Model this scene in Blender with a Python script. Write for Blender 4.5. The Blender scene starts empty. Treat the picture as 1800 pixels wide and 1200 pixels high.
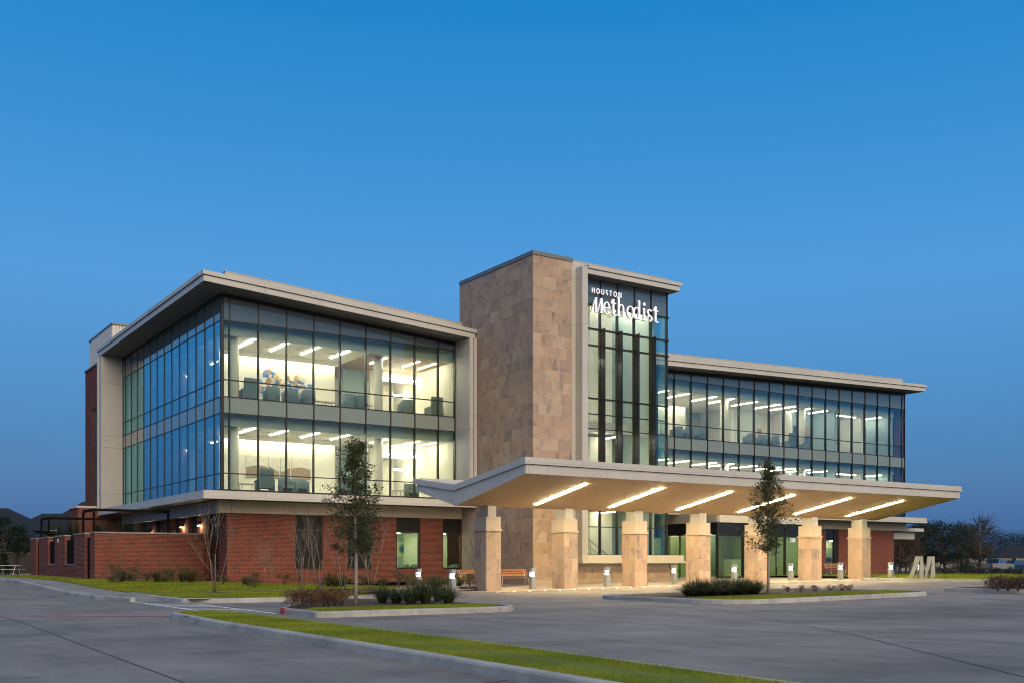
import bpy, math, random
from mathutils import Matrix, Vector
R = math.radians
random.seed(7)
S = bpy.context.scene
COL = S.collection

# ------------------------------------------------------------------ camera
CAM_H, FPX, YHOR = 1.27, 1836.0, 988.0
TH = R(56.175)
CO, SI = math.cos(TH), math.sin(TH)
cam = bpy.data.cameras.new('camera')
cam_o = bpy.data.objects.new('camera', cam); COL.objects.link(cam_o)
cam_o.location = (0, 0, CAM_H)
cam_o.rotation_euler = (R(90), 0, -(R(90) - TH))
cam.sensor_width = 36.0
cam.lens = 36.0 * FPX / 1800.0
cam.shift_y = (YHOR - 600.0) / 1800.0
cam.clip_start, cam.clip_end = 0.1, 6000
S.camera = cam_o

# ------------------------------------------------------------------ sky, afterglow, exposure
SKY_STRENGTH = 1.0
world = bpy.data.worlds.new('World'); S.world = world; world.use_nodes = True
wn, wl = world.node_tree.nodes, world.node_tree.links
wn.clear()
w_out = wn.new('ShaderNodeOutputWorld'); w_bg = wn.new('ShaderNodeBackground')
w_tc = wn.new('ShaderNodeTexCoord'); w_sep = wn.new('ShaderNodeSeparateXYZ')
w_ramp = wn.new('ShaderNodeValToRGB')
w_map = wn.new('ShaderNodeMapRange')
w_map.inputs['From Min'].default_value = -0.1; w_map.inputs['From Max'].default_value = 1.0
wl.new(w_tc.outputs['Generated'], w_sep.inputs[0])
wl.new(w_sep.outputs['Z'], w_map.inputs['Value'])
wl.new(w_map.outputs[0], w_ramp.inputs[0])
def zr(z): return (z + 0.1) / 1.1
stops = [(-0.1, (.025, .070, .165)), (0.0, (.034, .112, .290)), (0.035, (.046, .145, .350)), (0.075, (.060, .195, .430)),
         (0.15, (.066, .255, .550)), (0.25, (.078, .315, .690)), (0.36, (.036, .268, .640)), (0.475, (.006, .218, .570)), (0.7, (.002, .165, .47)), (1.0, (.0015, .140, .420))]
els = w_ramp.color_ramp.elements
els[0].position = zr(stops[0][0]); els[0].color = (*stops[0][1], 1)
els[1].position = 1.0; els[1].color = (*stops[-1][1], 1)
for z, col in stops[1:-1]:
    e = els.new(zr(z)); e.color = (*col, 1)
w_sky = wn.new('ShaderNodeTexSky'); w_sky.sky_type = 'NISHITA'; w_sky.sun_disc = False
w_sky.sun_elevation = R(2.0)
SUN_DIR = Vector((-0.20, -1.0, 0.0)).normalized()           # afterglow: behind the camera
w_sky.sun_rotation = math.atan2(SUN_DIR.x, SUN_DIR.y)
w_mul = wn.new('ShaderNodeMixRGB'); w_mul.blend_type = 'ADD'; w_mul.inputs[0].default_value = 0.012
wl.new(w_ramp.outputs[0], w_mul.inputs[1]); wl.new(w_sky.outputs[0], w_mul.inputs[2])
wl.new(w_mul.outputs[0], w_bg.inputs[0]); w_bg.inputs[1].default_value = SKY_STRENGTH
wl.new(w_bg.outputs[0], w_out.inputs[0])

sun = bpy.data.lights.new('sun', 'SUN'); sun_o = bpy.data.objects.new('sun', sun); COL.objects.link(sun_o)
sun.energy = 3.2; sun.angle = R(60); sun.color = (1.0, 0.79, 0.48)
d_ = Vector((SUN_DIR.x, SUN_DIR.y, 0.62)).normalized()
sun_o.rotation_euler = (-d_).to_track_quat('-Z', 'Y').to_euler()

S.view_settings.view_transform = 'Standard'; S.view_settings.look = 'None'
S.view_settings.exposure = 0.0; S.view_settings.gamma = 1.0
S.view_settings.use_curve_mapping = False
S.render.engine = 'CYCLES'
cy = S.cycles
cy.use_denoising = True
try: cy.denoiser = 'OPENIMAGEDENOISE'
except Exception: pass
cy.max_bounces = 7; cy.diffuse_bounces = 3; cy.glossy_bounces = 4; cy.transmission_bounces = 4
cy.transparent_max_bounces = 20
cy.sample_clamp_indirect = 6.0
cy.caustics_reflective = False; cy.caustics_refractive = False
cy.use_light_tree = True
cy.filter_width = 1.05

# ------------------------------------------------------------------ ground heights and pixel -> ground helper
def ss(t):
    t = max(0.0, min(1.0, t)); return t * t * (3 - 2 * t)
def G(x, y):
    a = min(max(.0124 * (x - 24.5), 0), .33)
    if x > 60: a -= .43 * ss((x - 60) / 50.0)
    a += .27 * ss((y - 40) / 18.0) * ss((21 - x) / 8.0)
    return a
def ray(u, v=YHOR):
    l = (u - 900.0) / FPX
    return CO + SI * l, SI - CO * l, (YHOR - v) / FPX
def gr(u, v, dz=0.0):
    x, y, z = ray(u, v); k = 30.0
    for i in range(80):
        k = .5 * k + .5 * (CAM_H - G(x * k, y * k) - dz) / (-z)
    return x * k, y * k, G(x * k, y * k) + dz
def onY(u, Y, v=YHOR):
    x, y, z = ray(u, v); k = Y / y; return x * k, Y, CAM_H + z * k
def onX(u, X, v=YHOR):
    x, y, z = ray(u, v); k = X / x; return X, y * k, CAM_H + z * k

# ------------------------------------------------------------------ materials
MATS = {}
def mat(name):
    m = bpy.data.materials.new(name); m.use_nodes = True
    n, l = m.node_tree.nodes, m.node_tree.links
    n.clear(); out = n.new('ShaderNodeOutputMaterial')
    MATS[name] = m
    return m, n, l, out
def pbsdf(n, l, out, col=(.5, .5, .5), rough=.6, metal=0.0, spec=.5):
    p = n.new('ShaderNodeBsdfPrincipled')
    p.inputs['Base Color'].default_value = (*col, 1); p.inputs['Roughness'].default_value = rough
    p.inputs['Metallic'].default_value = metal
    try: p.inputs['Specular IOR Level'].default_value = spec
    except Exception: pass
    l.new(p.outputs[0], out.inputs[0]); return p
def ramp(n, l, src, stops_):
    r = n.new('ShaderNodeValToRGB'); e = r.color_ramp.elements
    e[0].position = stops_[0][0]; e[0].color = (*stops_[0][1], 1)
    e[1].position = stops_[-1][0]; e[1].color = (*stops_[-1][1], 1)
    for p, c in stops_[1:-1]:
        k = e.new(p); k.color = (*c, 1)
    l.new(src, r.inputs[0]); return r
def noise(n, l, vec, scale, detail=4, rough=.6):
    t = n.new('ShaderNodeTexNoise'); t.inputs['Scale'].default_value = scale
    t.inputs['Detail'].default_value = detail; t.inputs['Roughness'].default_value = rough
    if vec is not None: l.new(vec, t.inputs['Vector'])
    return t
def mix(n, l, kind, fac, a, b):
    m = n.new('ShaderNodeMixRGB'); m.blend_type = kind
    if isinstance(fac, (int, float)): m.inputs[0].default_value = fac
    else: l.new(fac, m.inputs[0])
    for i, s in ((1, a), (2, b)):
        if isinstance(s, tuple): m.inputs[i].default_value = (*s, 1)
        else: l.new(s, m.inputs[i])
    return m
def geo(n): return n.new('ShaderNodeNewGeometry').outputs['Position']
def mapping(n, l, src, scale=(1, 1, 1), rot=(0, 0, 0), loc=(0, 0, 0)):
    m = n.new('ShaderNodeMapping'); m.inputs['Scale'].default_value = scale
    m.inputs['Rotation'].default_value = rot; m.inputs['Location'].default_value = loc
    l.new(src, m.inputs['Vector']); return m.outputs[0]
def bump(n, l, h, p, strength=.3, dist=.02):
    b = n.new('ShaderNodeBump'); b.inputs['Strength'].default_value = strength; b.inputs['Distance'].default_value = dist
    l.new(h, b.inputs['Height']); l.new(b.outputs[0], p.inputs['Normal']); return b
def rnd(n): return n.new('ShaderNodeObjectInfo').outputs['Random']

def plain(name, col, rough=.6, metal=0.0, var=.12, scale=6.0, spec=.5, objvar=0.0):
    m, n, l, out = mat(name)
    p = pbsdf(n, l, out, col, rough, metal, spec)
    t = noise(n, l, geo(n), scale, 5)
    lo = tuple(c * (1 - var) for c in col); hi = tuple(min(1, c * (1 + var)) for c in col)
    r = ramp(n, l, t.outputs[0], [(.3, lo), (.7, hi)])
    src = r.outputs[0]
    if objvar:
        v = ramp(n, l, rnd(n), [(0, (1 - objvar,) * 3), (1, (1, 1, 1))])
        src = mix(n, l, 'MULTIPLY', 1.0, src, v.outputs[0]).outputs[0]
    l.new(src, p.inputs['Base Color'])
    return m
def emit(name, col, strength):
    m, n, l, out = mat(name)
    e = n.new('ShaderNodeEmission'); e.inputs[0].default_value = (*col, 1); e.inputs[1].default_value = strength
    l.new(e.outputs[0], out.inputs[0]); return m

def concrete(name, base, streak, stain=.35, sc=1.0):
    m, n, l, out = mat(name)
    p = pbsdf(n, l, out, base, .85, 0, .25)
    g = geo(n)
    big = noise(n, l, mapping(n, l, g, (.10 * sc, .22 * sc, 1)), 1.0, 6, .65)
    mid = noise(n, l, mapping(n, l, g, (.9 * sc, .35 * sc, 1), (0, 0, .5)), 1.0, 6, .7)
    fine = noise(n, l, g, 42.0, 4, .7)
    c1 = ramp(n, l, big.outputs[0], [(.30, tuple(b * .62 for b in base)), (.5, base), (.72, tuple(b * 1.28 for b in base))])
    c2 = ramp(n, l, mid.outputs[0], [(.34, (1 - stain,) * 3), (.55, (1, 1, 1)), (.8, (1.15, 1.13, 1.10))])
    c3 = ramp(n, l, fine.outputs[0], [(.3, (.86, .86, .86)), (.7, (1.08, 1.08, 1.08))])
    x = mix(n, l, 'MULTIPLY', 1, c1.outputs[0], c2.outputs[0]); x = mix(n, l, 'MULTIPLY', 1, x.outputs[0], c3.outputs[0])
    # dark tyre and oil spots
    v = n.new('ShaderNodeTexVoronoi'); v.inputs['Scale'].default_value = .55
    l.new(mapping(n, l, g, (1, 1.6, 1)), v.inputs['Vector'])
    sp = ramp(n, l, v.outputs['Distance'], [(.02, (.6, .6, .6)), (.09, (1, 1, 1))])
    x = mix(n, l, 'MULTIPLY', .8, x.outputs[0], sp.outputs[0])
    l.new(x.outputs[0], p.inputs['Base Color'])
    bump(n, l, fine.outputs[0], p, .25, .006)
    return m
concrete('drive_concrete', (.238, .218, .203), .3, .28)
concrete('plaza_concrete', (.42, .35, .29), .2, .2, 1.5)
concrete('walk_concrete', (.30, .285, .275), .2, .25, 2.0)
concrete('kerb_concrete', (.40, .39, .375), .2, .24, 2.0)

def brick():
    m, n, l, out = mat('brick')
    p = pbsdf(n, l, out, (.3, .1, .07), .85, 0, .2)
    g = geo(n); sx = n.new('ShaderNodeSeparateXYZ'); l.new(g, sx.inputs[0])
    ad = n.new('ShaderNodeMath'); ad.operation = 'ADD'; l.new(sx.outputs[0], ad.inputs[0]); l.new(sx.outputs[1], ad.inputs[1])
    cb = n.new('ShaderNodeCombineXYZ'); l.new(ad.outputs[0], cb.inputs[0]); l.new(sx.outputs[2], cb.inputs[1])
    def bt(c1, c2, mo, bias):
        b = n.new('ShaderNodeTexBrick')
        b.inputs['Scale'].default_value = 1.0; b.inputs['Brick Width'].default_value = .203; b.inputs['Row Height'].default_value = .0677
        b.inputs['Mortar Size'].default_value = .0062; b.inputs['Mortar Smooth'].default_value = .15; b.inputs['Bias'].default_value = bias
        b.inputs['Color1'].default_value = (*c1, 1); b.inputs['Color2'].default_value = (*c2, 1); b.inputs['Mortar'].default_value = (*mo, 1)
        l.new(cb.outputs[0], b.inputs['Vector']); return b
    b1 = bt((.235, .047, .032), (.130, .031, .024), (.235, .175, .14), 0.0)
    b2 = bt((1, 1, 1), (.0, .0, .0), (1, 1, 1), -.55)
    dk = mix(n, l, 'MIX', b2.outputs[0], (.070, .055, .043), b1.outputs[0])
    t = noise(n, l, g, 1.1, 5)
    cc = ramp(n, l, t.outputs[0], [(.3, (.82, .80, .80)), (.7, (1.12, 1.1, 1.08))])
    x = mix(n, l, 'MULTIPLY', 1, dk.outputs[0], cc.outputs[0])
    l.new(x.outputs[0], p.inputs['Base Color'])
    iv = n.new('ShaderNodeMath'); iv.operation = 'SUBTRACT'; iv.inputs[0].default_value = 1.0; l.new(b1.outputs['Fac'], iv.inputs[1])
    bump(n, l, iv.outputs[0], p, .6, .01)
brick()

def stone():
    m, n, l, out = mat('stone')
    p = pbsdf(n, l, out, (.4, .3, .22), .75, 0, .3)
    g = geo(n); r0 = rnd(n)
    off = n.new('ShaderNodeVectorMath'); off.operation = 'ADD'
    sc = n.new('ShaderNodeVectorMath'); sc.operation = 'SCALE'; sc.inputs[0].default_value = (37, 21, 53); l.new(r0, sc.inputs['Scale'])
    l.new(g, off.inputs[0]); l.new(sc.outputs[0], off.inputs[1])
    t1 = noise(n, l, mapping(n, l, off.outputs[0], (1.3, 1.3, .8)), 1.6, 7, .65)
    t2 = noise(n, l, off.outputs[0], 14, 5, .7)
    base = ramp(n, l, r0, [(0, (.35, .255, .205)), (.22, (.425, .315, .245)), (.45, (.375, .270, .215)), (.68, (.445, .345, .275)), (.86, (.315, .245, .210)), (1, (.41, .295, .235))])
    cl = ramp(n, l, t1.outputs[0], [(.30, (.56, .57, .63)), (.46, (1, 1, 1)), (.70, (1.22, 1.12, .97))])
    f = ramp(n, l, t2.outputs[0], [(.3, (.90, .90, .90)), (.7, (1.08, 1.07, 1.05))])
    x = mix(n, l, 'MULTIPLY', 1, base.outputs[0], cl.outputs[0]); x = mix(n, l, 'MULTIPLY', 1, x.outputs[0], f.outputs[0])
    l.new(x.outputs[0], p.inputs['Base Color']); bump(n, l, t2.outputs[0], p, .25, .01)
stone()
plain('stone_mortar', (.50, .42, .35), .9, 0, .08, 10)
plain('stone_trim', (.46, .37, .28), .8, 0, .12, 3, .3)

def panel_mat(name, col, rough=.42):
    m, n, l, out = mat(name)
    p = pbsdf(n, l, out, col, rough, .0, .45)
    g = geo(n)
    t = noise(n, l, mapping(n, l, g, (.6, .6, .25)), 1.0, 4)
    c = ramp(n, l, t.outputs[0], [(.3, tuple(v * .93 for v in col)), (.7, tuple(v * 1.05 for v in col))])
    v = ramp(n, l, rnd(n), [(0, (.94,) * 3), (1, (1, 1, 1))])
    x = mix(n, l, 'MULTIPLY', 1, c.outputs[0], v.outputs[0]); l.new(x.outputs[0], p.inputs['Base Color'])
panel_mat('panel', (.52, .505, .49))
panel_mat('panel_beam', (.42, .375, .33))
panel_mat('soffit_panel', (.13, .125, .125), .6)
panel_mat('cream_panel', (.66, .61, .52), .5)
plain('coping_metal', (.20, .20, .20), .45, .3)
plain('screen_metal', (.62, .60, .58), .5)
plain('mullion', (.022, .020, .019), .4, .2, .15)
plain('mullion_side', (.10, .085, .075), .45, .2, .15)
plain('fin', (.018, .016, .022), .35, .2)

def glass(name, tint, r0, r1, power, glosscol=(.95, .97, 1.0)):
    m, n, l, out = mat(name)
    tr = n.new('ShaderNodeBsdfTransparent'); tr.inputs[0].default_value = (*tint, 1)
    gl = n.new('ShaderNodeBsdfGlossy'); gl.inputs['Roughness'].default_value = .0; gl.inputs[0].default_value = (*glosscol, 1)
    lw = n.new('ShaderNodeLayerWeight'); lw.inputs[0].default_value = .5
    pw = n.new('ShaderNodeMath'); pw.operation = 'POWER'; pw.inputs[1].default_value = power; l.new(lw.outputs['Facing'], pw.inputs[0])
    mr = n.new('ShaderNodeMapRange'); mr.inputs['To Min'].default_value = r0; mr.inputs['To Max'].default_value = r1; l.new(pw.outputs[0], mr.inputs['Value'])
    # slight per-pane tilt so reflections break from pane to pane
    t = noise(n, l, geo(n), .35, 1, .3)
    b = n.new('ShaderNodeBump'); b.inputs['Strength'].default_value = .02; b.inputs['Distance'].default_value = .05
    l.new(t.outputs[0], b.inputs['Height']); l.new(b.outputs[0], gl.inputs['Normal'])
    mx = n.new('ShaderNodeMixShader'); l.new(mr.outputs[0], mx.inputs[0]); l.new(tr.outputs[0], mx.inputs[1]); l.new(gl.outputs[0], mx.inputs[2])
    l.new(mx.outputs[0], out.inputs[0]); return m
glass('vision_glass', (.885, .925, .885), .045, .95, 2.3, (.40, .84, 1.0))
glass('door_glass', (.76, .90, .74), .03, .8, 3.2)
def spandrel(name, col, r0=.10, r1=.92):
    m, n, l, out = mat(name)
    p = pbsdf(n, l, out, col, .6, 0, .3)
    gl = n.new('ShaderNodeBsdfGlossy'); gl.inputs['Roughness'].default_value = .02
    lw = n.new('ShaderNodeLayerWeight'); lw.inputs[0].default_value = .5
    pw = n.new('ShaderNodeMath'); pw.operation = 'POWER'; pw.inputs[1].default_value = 2.2; l.new(lw.outputs['Facing'], pw.inputs[0])
    mr = n.new('ShaderNodeMapRange'); mr.inputs['To Min'].default_value = r0; mr.inputs['To Max'].default_value = r1; l.new(pw.outputs[0], mr.inputs['Value'])
    mx = n.new('ShaderNodeMixShader'); l.new(mr.outputs[0], mx.inputs[0]); l.new(p.outputs[0], mx.inputs[1]); l.new(gl.outputs[0], mx.inputs[2])
    l.new(mx.outputs[0], out.inputs[0])
spandrel('spandrel_glass', (.20, .245, .23), .06)
spandrel('spandrel_sky_tint', (.105, .145, .175), .08)  # blue in the base colour stands in for reflected sky
spandrel('black_glass', (.008, .008, .008), .02, .55)

plain('wall_white', (.82, .78, .68), .8, 0, .03)
plain('wall_grey', (.55, .57, .53), .8, 0, .06)
plain('wall_teal', (.36, .46, .45), .8, 0, .05)
plain('wall_green', (.44, .43, .30), .8, 0, .06)
plain('wall_dark', (.06, .065, .06), .8, 0, .1)
plain('bulkhead', (.62, .72, .68), .8, 0, .03)
plain('ceiling_white', (.82, .79, .70), .85, 0, .03)
plain('ceiling_wood', (.30, .20, .10), .6, 0, .15)
plain('pale_floor', (.70, .65, .54), .95, 0, .15, 20)  # unseen floors, made pale to bounce light up to the ceilings
plain('chair_fabric', (.21, .26, .27), .9, 0, .12, 14, .2, .25)
plain('chair_wood', (.30, .22, .14), .6)
plain('table_white', (.55, .52, .46), .5)
plain('door_wood', (.48, .33, .19), .5, 0, .15)
plain('art_blue', (.10, .22, .48), .5)
plain('art_tan', (.52, .33, .16), .5)
plain('art_white', (.72, .68, .58), .5)
plain('frame_gold', (.55, .38, .06), .4, .3)
plain('steel_dark', (.016, .015, .014), .45, .3)
plain('steel_brushed', (.30, .31, .29), .35, .75, .10)
plain('bollard_metal', (.40, .41, .42), .4, .5, .08)
plain('bench_wood', (.36, .155, .07), .6, 0, .25, 18, .3, .2)
plain('bench_metal', (.62, .62, .60), .35, .6)
plain('mulch', (.055, .034, .024), .95, 0, .5, 24)
plain('soil_ground', (.055, .065, .030), .95, 0, .35, .8)
plain('grass_base', (.115, .145, .011), .95, 0, .35, 3.0)
plain('white_paint', (.72, .72, .70), .7, 0, .25, 7)
plain('red_paint', (.36, .055, .05), .75, 0, .35, 6)
plain('joint_seal', (.085, .080, .078), .9)
plain('bark_light', (.26, .225, .19), .9, 0, .35, 22)
plain('bark_dark', (.070, .055, .042), .9, 0, .35, 22)
plain('bark_myrtle', (.185, .145, .115), .85, 0, .3, 16)
plain('roof_shingle', (.010, .012, .017), .9, 0, .25, 5)
plain('house_siding', (.26, .25, .24), .85, 0, .1, 2)
plain('house_brick', (.10, .07, .06), .9, 0, .2, 4)
plain('fence_wood', (.085, .070, .060), .9, 0, .35, 3, .3, .35)
plain('white_vinyl', (.62, .61, .58), .6)
plain('car_paint_silver', (.30, .30, .30), .25, .3, .03)
plain('car_paint_blue', (.020, .040, .14), .2, .3, .03)
plain('car_trim', (.02, .02, .022), .5)
plain('tyre', (.018, .018, .018), .85)
plain('chrome', (.6, .6, .6), .15, .9)
spandrel('car_glass', (.012, .015, .02), .08)
plain('tail_lamp', (.40, .012, .010), .3)
plain('head_lamp', (.7, .7, .68), .2)
plain('cable_black', (.01, .01, .01), .8)

def wood_soffit():
    m, n, l, out = mat('soffit_wood')
    p = pbsdf(n, l, out, (.40, .255, .135), .6, 0, .3)
    g = geo(n)
    t = noise(n, l, mapping(n, l, g, (7, .6, 1)), 2.0, 5, .6)
    c = ramp(n, l, t.outputs[0], [(.3, (.40, .29, .185)), (.7, (.52, .385, .25))])
    l.new(c.outputs[0], p.inputs['Base Color'])
wood_soffit()

def leaf_mat(name, c0, c1, c2, trans=.25):
    m, n, l, out = mat(name)
    p = pbsdf(n, l, out, c1, .55, 0, .35)
    a = n.new('ShaderNodeAttribute'); a.attribute_name = 'shade'
    r = ramp(n, l, a.outputs['Fac'], [(0, c0), (.5, c1), (1, c2)])
    l.new(r.outputs[0], p.inputs['Base Color'])
    tr = n.new('ShaderNodeBsdfTranslucent'); l.new(r.outputs[0], tr.inputs[0])
    mx = n.new('ShaderNodeMixShader'); mx.inputs[0].default_value = trans
    l.new(p.outputs[0], mx.inputs[1]); l.new(tr.outputs[0], mx.inputs[2]); l.new(mx.outputs[0], out.inputs[0])
leaf_mat('leaf_oak', (.026, .036, .012), (.062, .076, .026), (.125, .125, .050))
leaf_mat('leaf_dark', (.008, .015, .008), (.016, .028, .013), (.034, .046, .020))
leaf_mat('grass_blade', (.110, .150, .009), (.225, .280, .014), (.42, .42, .05), .35)
leaf_mat('ornamental_blade', (.028, .044, .012), (.070, .090, .026), (.170, .165, .075))
leaf_mat('leaf_red', (.075, .028, .018), (.155, .070, .040), (.20, .12, .065))
leaf_mat('leaf_bed', (.030, .042, .012), (.085, .085, .024), (.15, .125, .07))
leaf_mat('leaf_brown', (.045, .026, .016), (.085, .052, .032), (.12, .075, .045))
leaf_mat('mulch_chip', (.030, .018, .012), (.062, .038, .026), (.11, .07, .05), 0.0)

emit('light_canopy', (1.0, .81, .47), 165.0)
emit('light_bar', (1.0, .92, .74), 34.0)
emit('light_down', (1.0, .80, .42), 2000.0)
emit('light_wash', (1.0, .92, .74), 38.0)
emit('lamp_bollard', (1.0, .93, .76), 11.0)
emit('lamp_wall', (1.0, .78, .44), 420.0)
emit('sign_white', (.97, .95, 1.0), 1.25)
plain('letter_side', (.62, .62, .66), .5)
plain('letter_back', (.01, .01, .012), .7)
plain('screen_black', (.006, .006, .006), .9, 0, .1, 5, .1)
emit('exit_green', (.1, .9, .35), 1.5)
emit('number_glow', (1, .98, .9), 1.0)  # digits emit their white, though the street number is no lamp

# ------------------------------------------------------------------ object helpers
WM = {}
def link(o, parent=None, M=None):
    COL.objects.link(o)
    M = M if M is not None else Matrix.Identity(4)
    o.matrix_basis = M
    WM[o.name] = M
    if parent is not None:
        o.parent = parent; o.matrix_parent_inverse = WM[parent.name].inverted()
    return o
def thing(name, label, cat, loc=(0, 0, 0), group=None, rz=0.0):
    o = bpy.data.objects.new(name, None); o.empty_display_size = .3
    link(o, None, Matrix.Translation(loc) @ Matrix.Rotation(rz, 4, 'Z'))
    o['label'] = label; o['category'] = cat
    if group: o['group'] = group
    return o
def tag(o, label, cat, group=None):
    o['label'] = label; o['category'] = cat
    if group: o['group'] = group
    return o
def struct(o): o['kind'] = 'structure'; return o
def part_empty(name, parent):
    o = bpy.data.objects.new(name, None); o.empty_display_size = .2
    return link(o, parent, WM[parent.name].copy())

class MB:
    def __init__(s): s.v = []; s.f = []; s.sh = []; s.mi = []; s.cur = 0
    def add(s, vs, fs, sh=None):
        b = len(s.v); s.v += [tuple(p) for p in vs]; s.f += [tuple(i + b for i in f) for f in fs]
        s.mi += [s.cur] * len(fs)
        if sh is not None: s.sh += [sh] * len(fs)
        return s
    def box(s, x0, x1, y0, y1, z0, z1):
        return s.add([(x0, y0, z0), (x1, y0, z0), (x1, y1, z0), (x0, y1, z0), (x0, y0, z1), (x1, y0, z1), (x1, y1, z1), (x0, y1, z1)],
                     [(3, 2, 1, 0), (4, 5, 6, 7), (0, 1, 5, 4), (1, 2, 6, 5), (2, 3, 7, 6), (3, 0, 4, 7)])
    def hexa(s, p):   # 8 points: bottom ring ccw, top ring ccw
        return s.add(p, [(3, 2, 1, 0), (4, 5, 6, 7), (0, 1, 5, 4), (1, 2, 6, 5), (2, 3, 7, 6), (3, 0, 4, 7)])
    def prism(s, poly, fn, a, b):
        """poly: list of 2d points; fn(p, t) -> 3d; extruded t=a..b"""
        n = len(poly)
        return s.add([fn(p, a) for p in poly] + [fn(p, b) for p in poly],
                     [tuple(range(n - 1, -1, -1)), tuple(range(n, 2 * n))] + [(i, (i + 1) % n, n + (i + 1) % n, n + i) for i in range(n)])
    def tube(s, pts, rad, n=8, cap=True):
        rings = []
        for i, p in enumerate(pts):
            p = Vector(p)
            a = Vector(pts[max(i - 1, 0)]); b = Vector(pts[min(i + 1, len(pts) - 1)])
            d = (b - a).normalized()
            x = d.orthogonal().normalized() if i == 0 else (x - d * x.dot(d)).normalized()
            y = d.cross(x)
            r = rad[i] if isinstance(rad, (list, tuple)) else rad
            rings.append([p + x * (r * math.cos(2 * math.pi * k / n)) + y * (r * math.sin(2 * math.pi * k / n)) for k in range(n)])
        vs = [q for rr in rings for q in rr]; fs = []
        for i in range(len(pts) - 1):
            for k in range(n): fs.append((i * n + k, i * n + (k + 1) % n, (i + 1) * n + (k + 1) % n, (i + 1) * n + k))
        if cap: fs += [tuple(range(n - 1, -1, -1)), tuple(range((len(pts) - 1) * n, len(pts) * n))]
        return s.add(vs, fs)
    def mesh(s, name, mats, smooth=False):
        me = bpy.data.meshes.new(name); me.from_pydata(s.v, [], s.f)
        for m_ in (mats if isinstance(mats, (list, tuple)) else [mats]): me.materials.append(MATS[m_])
        if any(s.mi): me.polygons.foreach_set('material_index', s.mi)
        if smooth: me.polygons.foreach_set('use_smooth', [True] * len(s.f))
        if s.sh:
            a = me.attributes.new('shade', 'FLOAT', 'FACE'); a.data.foreach_set('value', s.sh)
        me.update(); return me
    def build(s, name, m_, parent=None, M=None, smooth=False):
        return link(bpy.data.objects.new(name, s.mesh(name, m_, smooth)), parent, M)

UB = {}
def unit(mname, chamfer=0.0):
    k = (mname, chamfer)
    if k not in UB:
        mb = MB()
        if not chamfer: mb.box(-.5, .5, -.5, .5, -.5, .5)
        else:
            c = chamfer; a = .5; b = .5 - c
            vs = []; idx = {}
            def V(p):
                if p not in idx: idx[p] = len(vs); vs.append(p)
                return idx[p]
            fs = []
            for ax in range(3):
                for sg in (-1, 1):
                    o1, o2 = (ax + 1) % 3, (ax + 2) % 3
                    q = []
                    for s1, s2 in ((-1, -1), (1, -1), (1, 1), (-1, 1)):
                        p = [0, 0, 0]; p[ax] = sg * a; p[o1] = s1 * b; p[o2] = s2 * b; q.append(V(tuple(p)))
                    fs.append(tuple(q) if sg > 0 else tuple(reversed(q)))
            for ax in range(3):
                o1, o2 = (ax + 1) % 3, (ax + 2) % 3
                for s1 in (-1, 1):
                    for s2 in (-1, 1):
                        q = []
                        for e, which in ((-1, 0), (1, 0), (1, 1), (-1, 1)):
                            p = [0, 0, 0]; p[ax] = e * b
                            p[o1] = s1 * (a if which == 0 else b); p[o2] = s2 * (b if which == 0 else a); q.append(V(tuple(p)))
                        fs.append(tuple(q) if s1 * s2 < 0 else tuple(reversed(q)))
            for sx in (-1, 1):
                for sy in (-1, 1):
                    for sz in (-1, 1):
                        t = (V((sx * a, sy * b, sz * b)), V((sx * b, sy * a, sz * b)), V((sx * b, sy * b, sz * a)))
                        fs.append(t if sx * sy * sz > 0 else tuple(reversed(t)))
            mb.add(vs, fs)
        UB[k] = mb.mesh(mname + '_block', mname)
    return UB[k]
def B(name, mname, parent, x0, x1, y0, y1, z0, z1, chamfer=0.0):
    o = bpy.data.objects.new(name, unit(mname, chamfer))
    M = Matrix.Translation(((x0 + x1) / 2, (y0 + y1) / 2, (z0 + z1) / 2)) @ Matrix.Diagonal((x1 - x0, y1 - y0, z1 - z0, 1))
    return link(o, parent, M)
def copy_tree(o, M, label=None, group=None, parent=None):
    """copy of a top-level thing with its parts and their sub-parts, root moved to M"""
    c = o.copy(); COL.objects.link(c); c.matrix_basis = M; WM[c.name] = M
    if label: c['label'] = label
    if group: c['group'] = group
    for ch in KIDS.get(o.name, []): _cp(ch, c)
    return c
def _cp(o, parent):
    c = o.copy(); COL.objects.link(c); c.parent = parent
    for ch in KIDS.get(o.name, []): _cp(ch, c)
KIDS = {}
def freeze(root):
    for o in bpy.data.objects:
        if o.parent is not None:
            KIDS.setdefault(o.parent.name, [])
            if o not in KIDS[o.parent.name]: KIDS[o.parent.name].append(o)
def TM(x, y, z, rz=0.0, s=1.0): return Matrix.Translation((x, y, z)) @ Matrix.Rotation(rz, 4, 'Z') @ Matrix.Scale(s, 4)

# ================================================================== GROUND
def grid_sheet(name, xs, ys, zf, mname, parent=None):
    mb = MB(); nx, ny = len(xs), len(ys)
    mb.v = [(x, y, zf(x, y)) for y in ys for x in xs]
    mb.f = [(j * nx + i, j * nx + i + 1, (j + 1) * nx + i + 1, (j + 1) * nx + i) for j in range(ny - 1) for i in range(nx - 1)]
    mb.mi = [0] * len(mb.f)
    return mb.build(name, mname, parent, smooth=True)
def frange(a, b, st):
    n = max(1, int(math.ceil((b - a) / st))); return [a + (b - a) * i / n for i in range(n + 1)]
far = [-3000, -1500, -700, -300, -150, -80]
struct(grid_sheet('ground', far + frange(-40, 160, 10) + [220, 400, 800, 1600, 3000],
                  far + frange(-40, 160, 10) + [220, 400, 800, 1600, 3000], lambda x, y: G(x, y) - .06, 'soil_ground'))
struct(grid_sheet('drive_pavement', frange(-40, 118, 1.5), frange(-25, 76, 1.5), lambda x, y: G(x, y), 'drive_concrete'))
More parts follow.
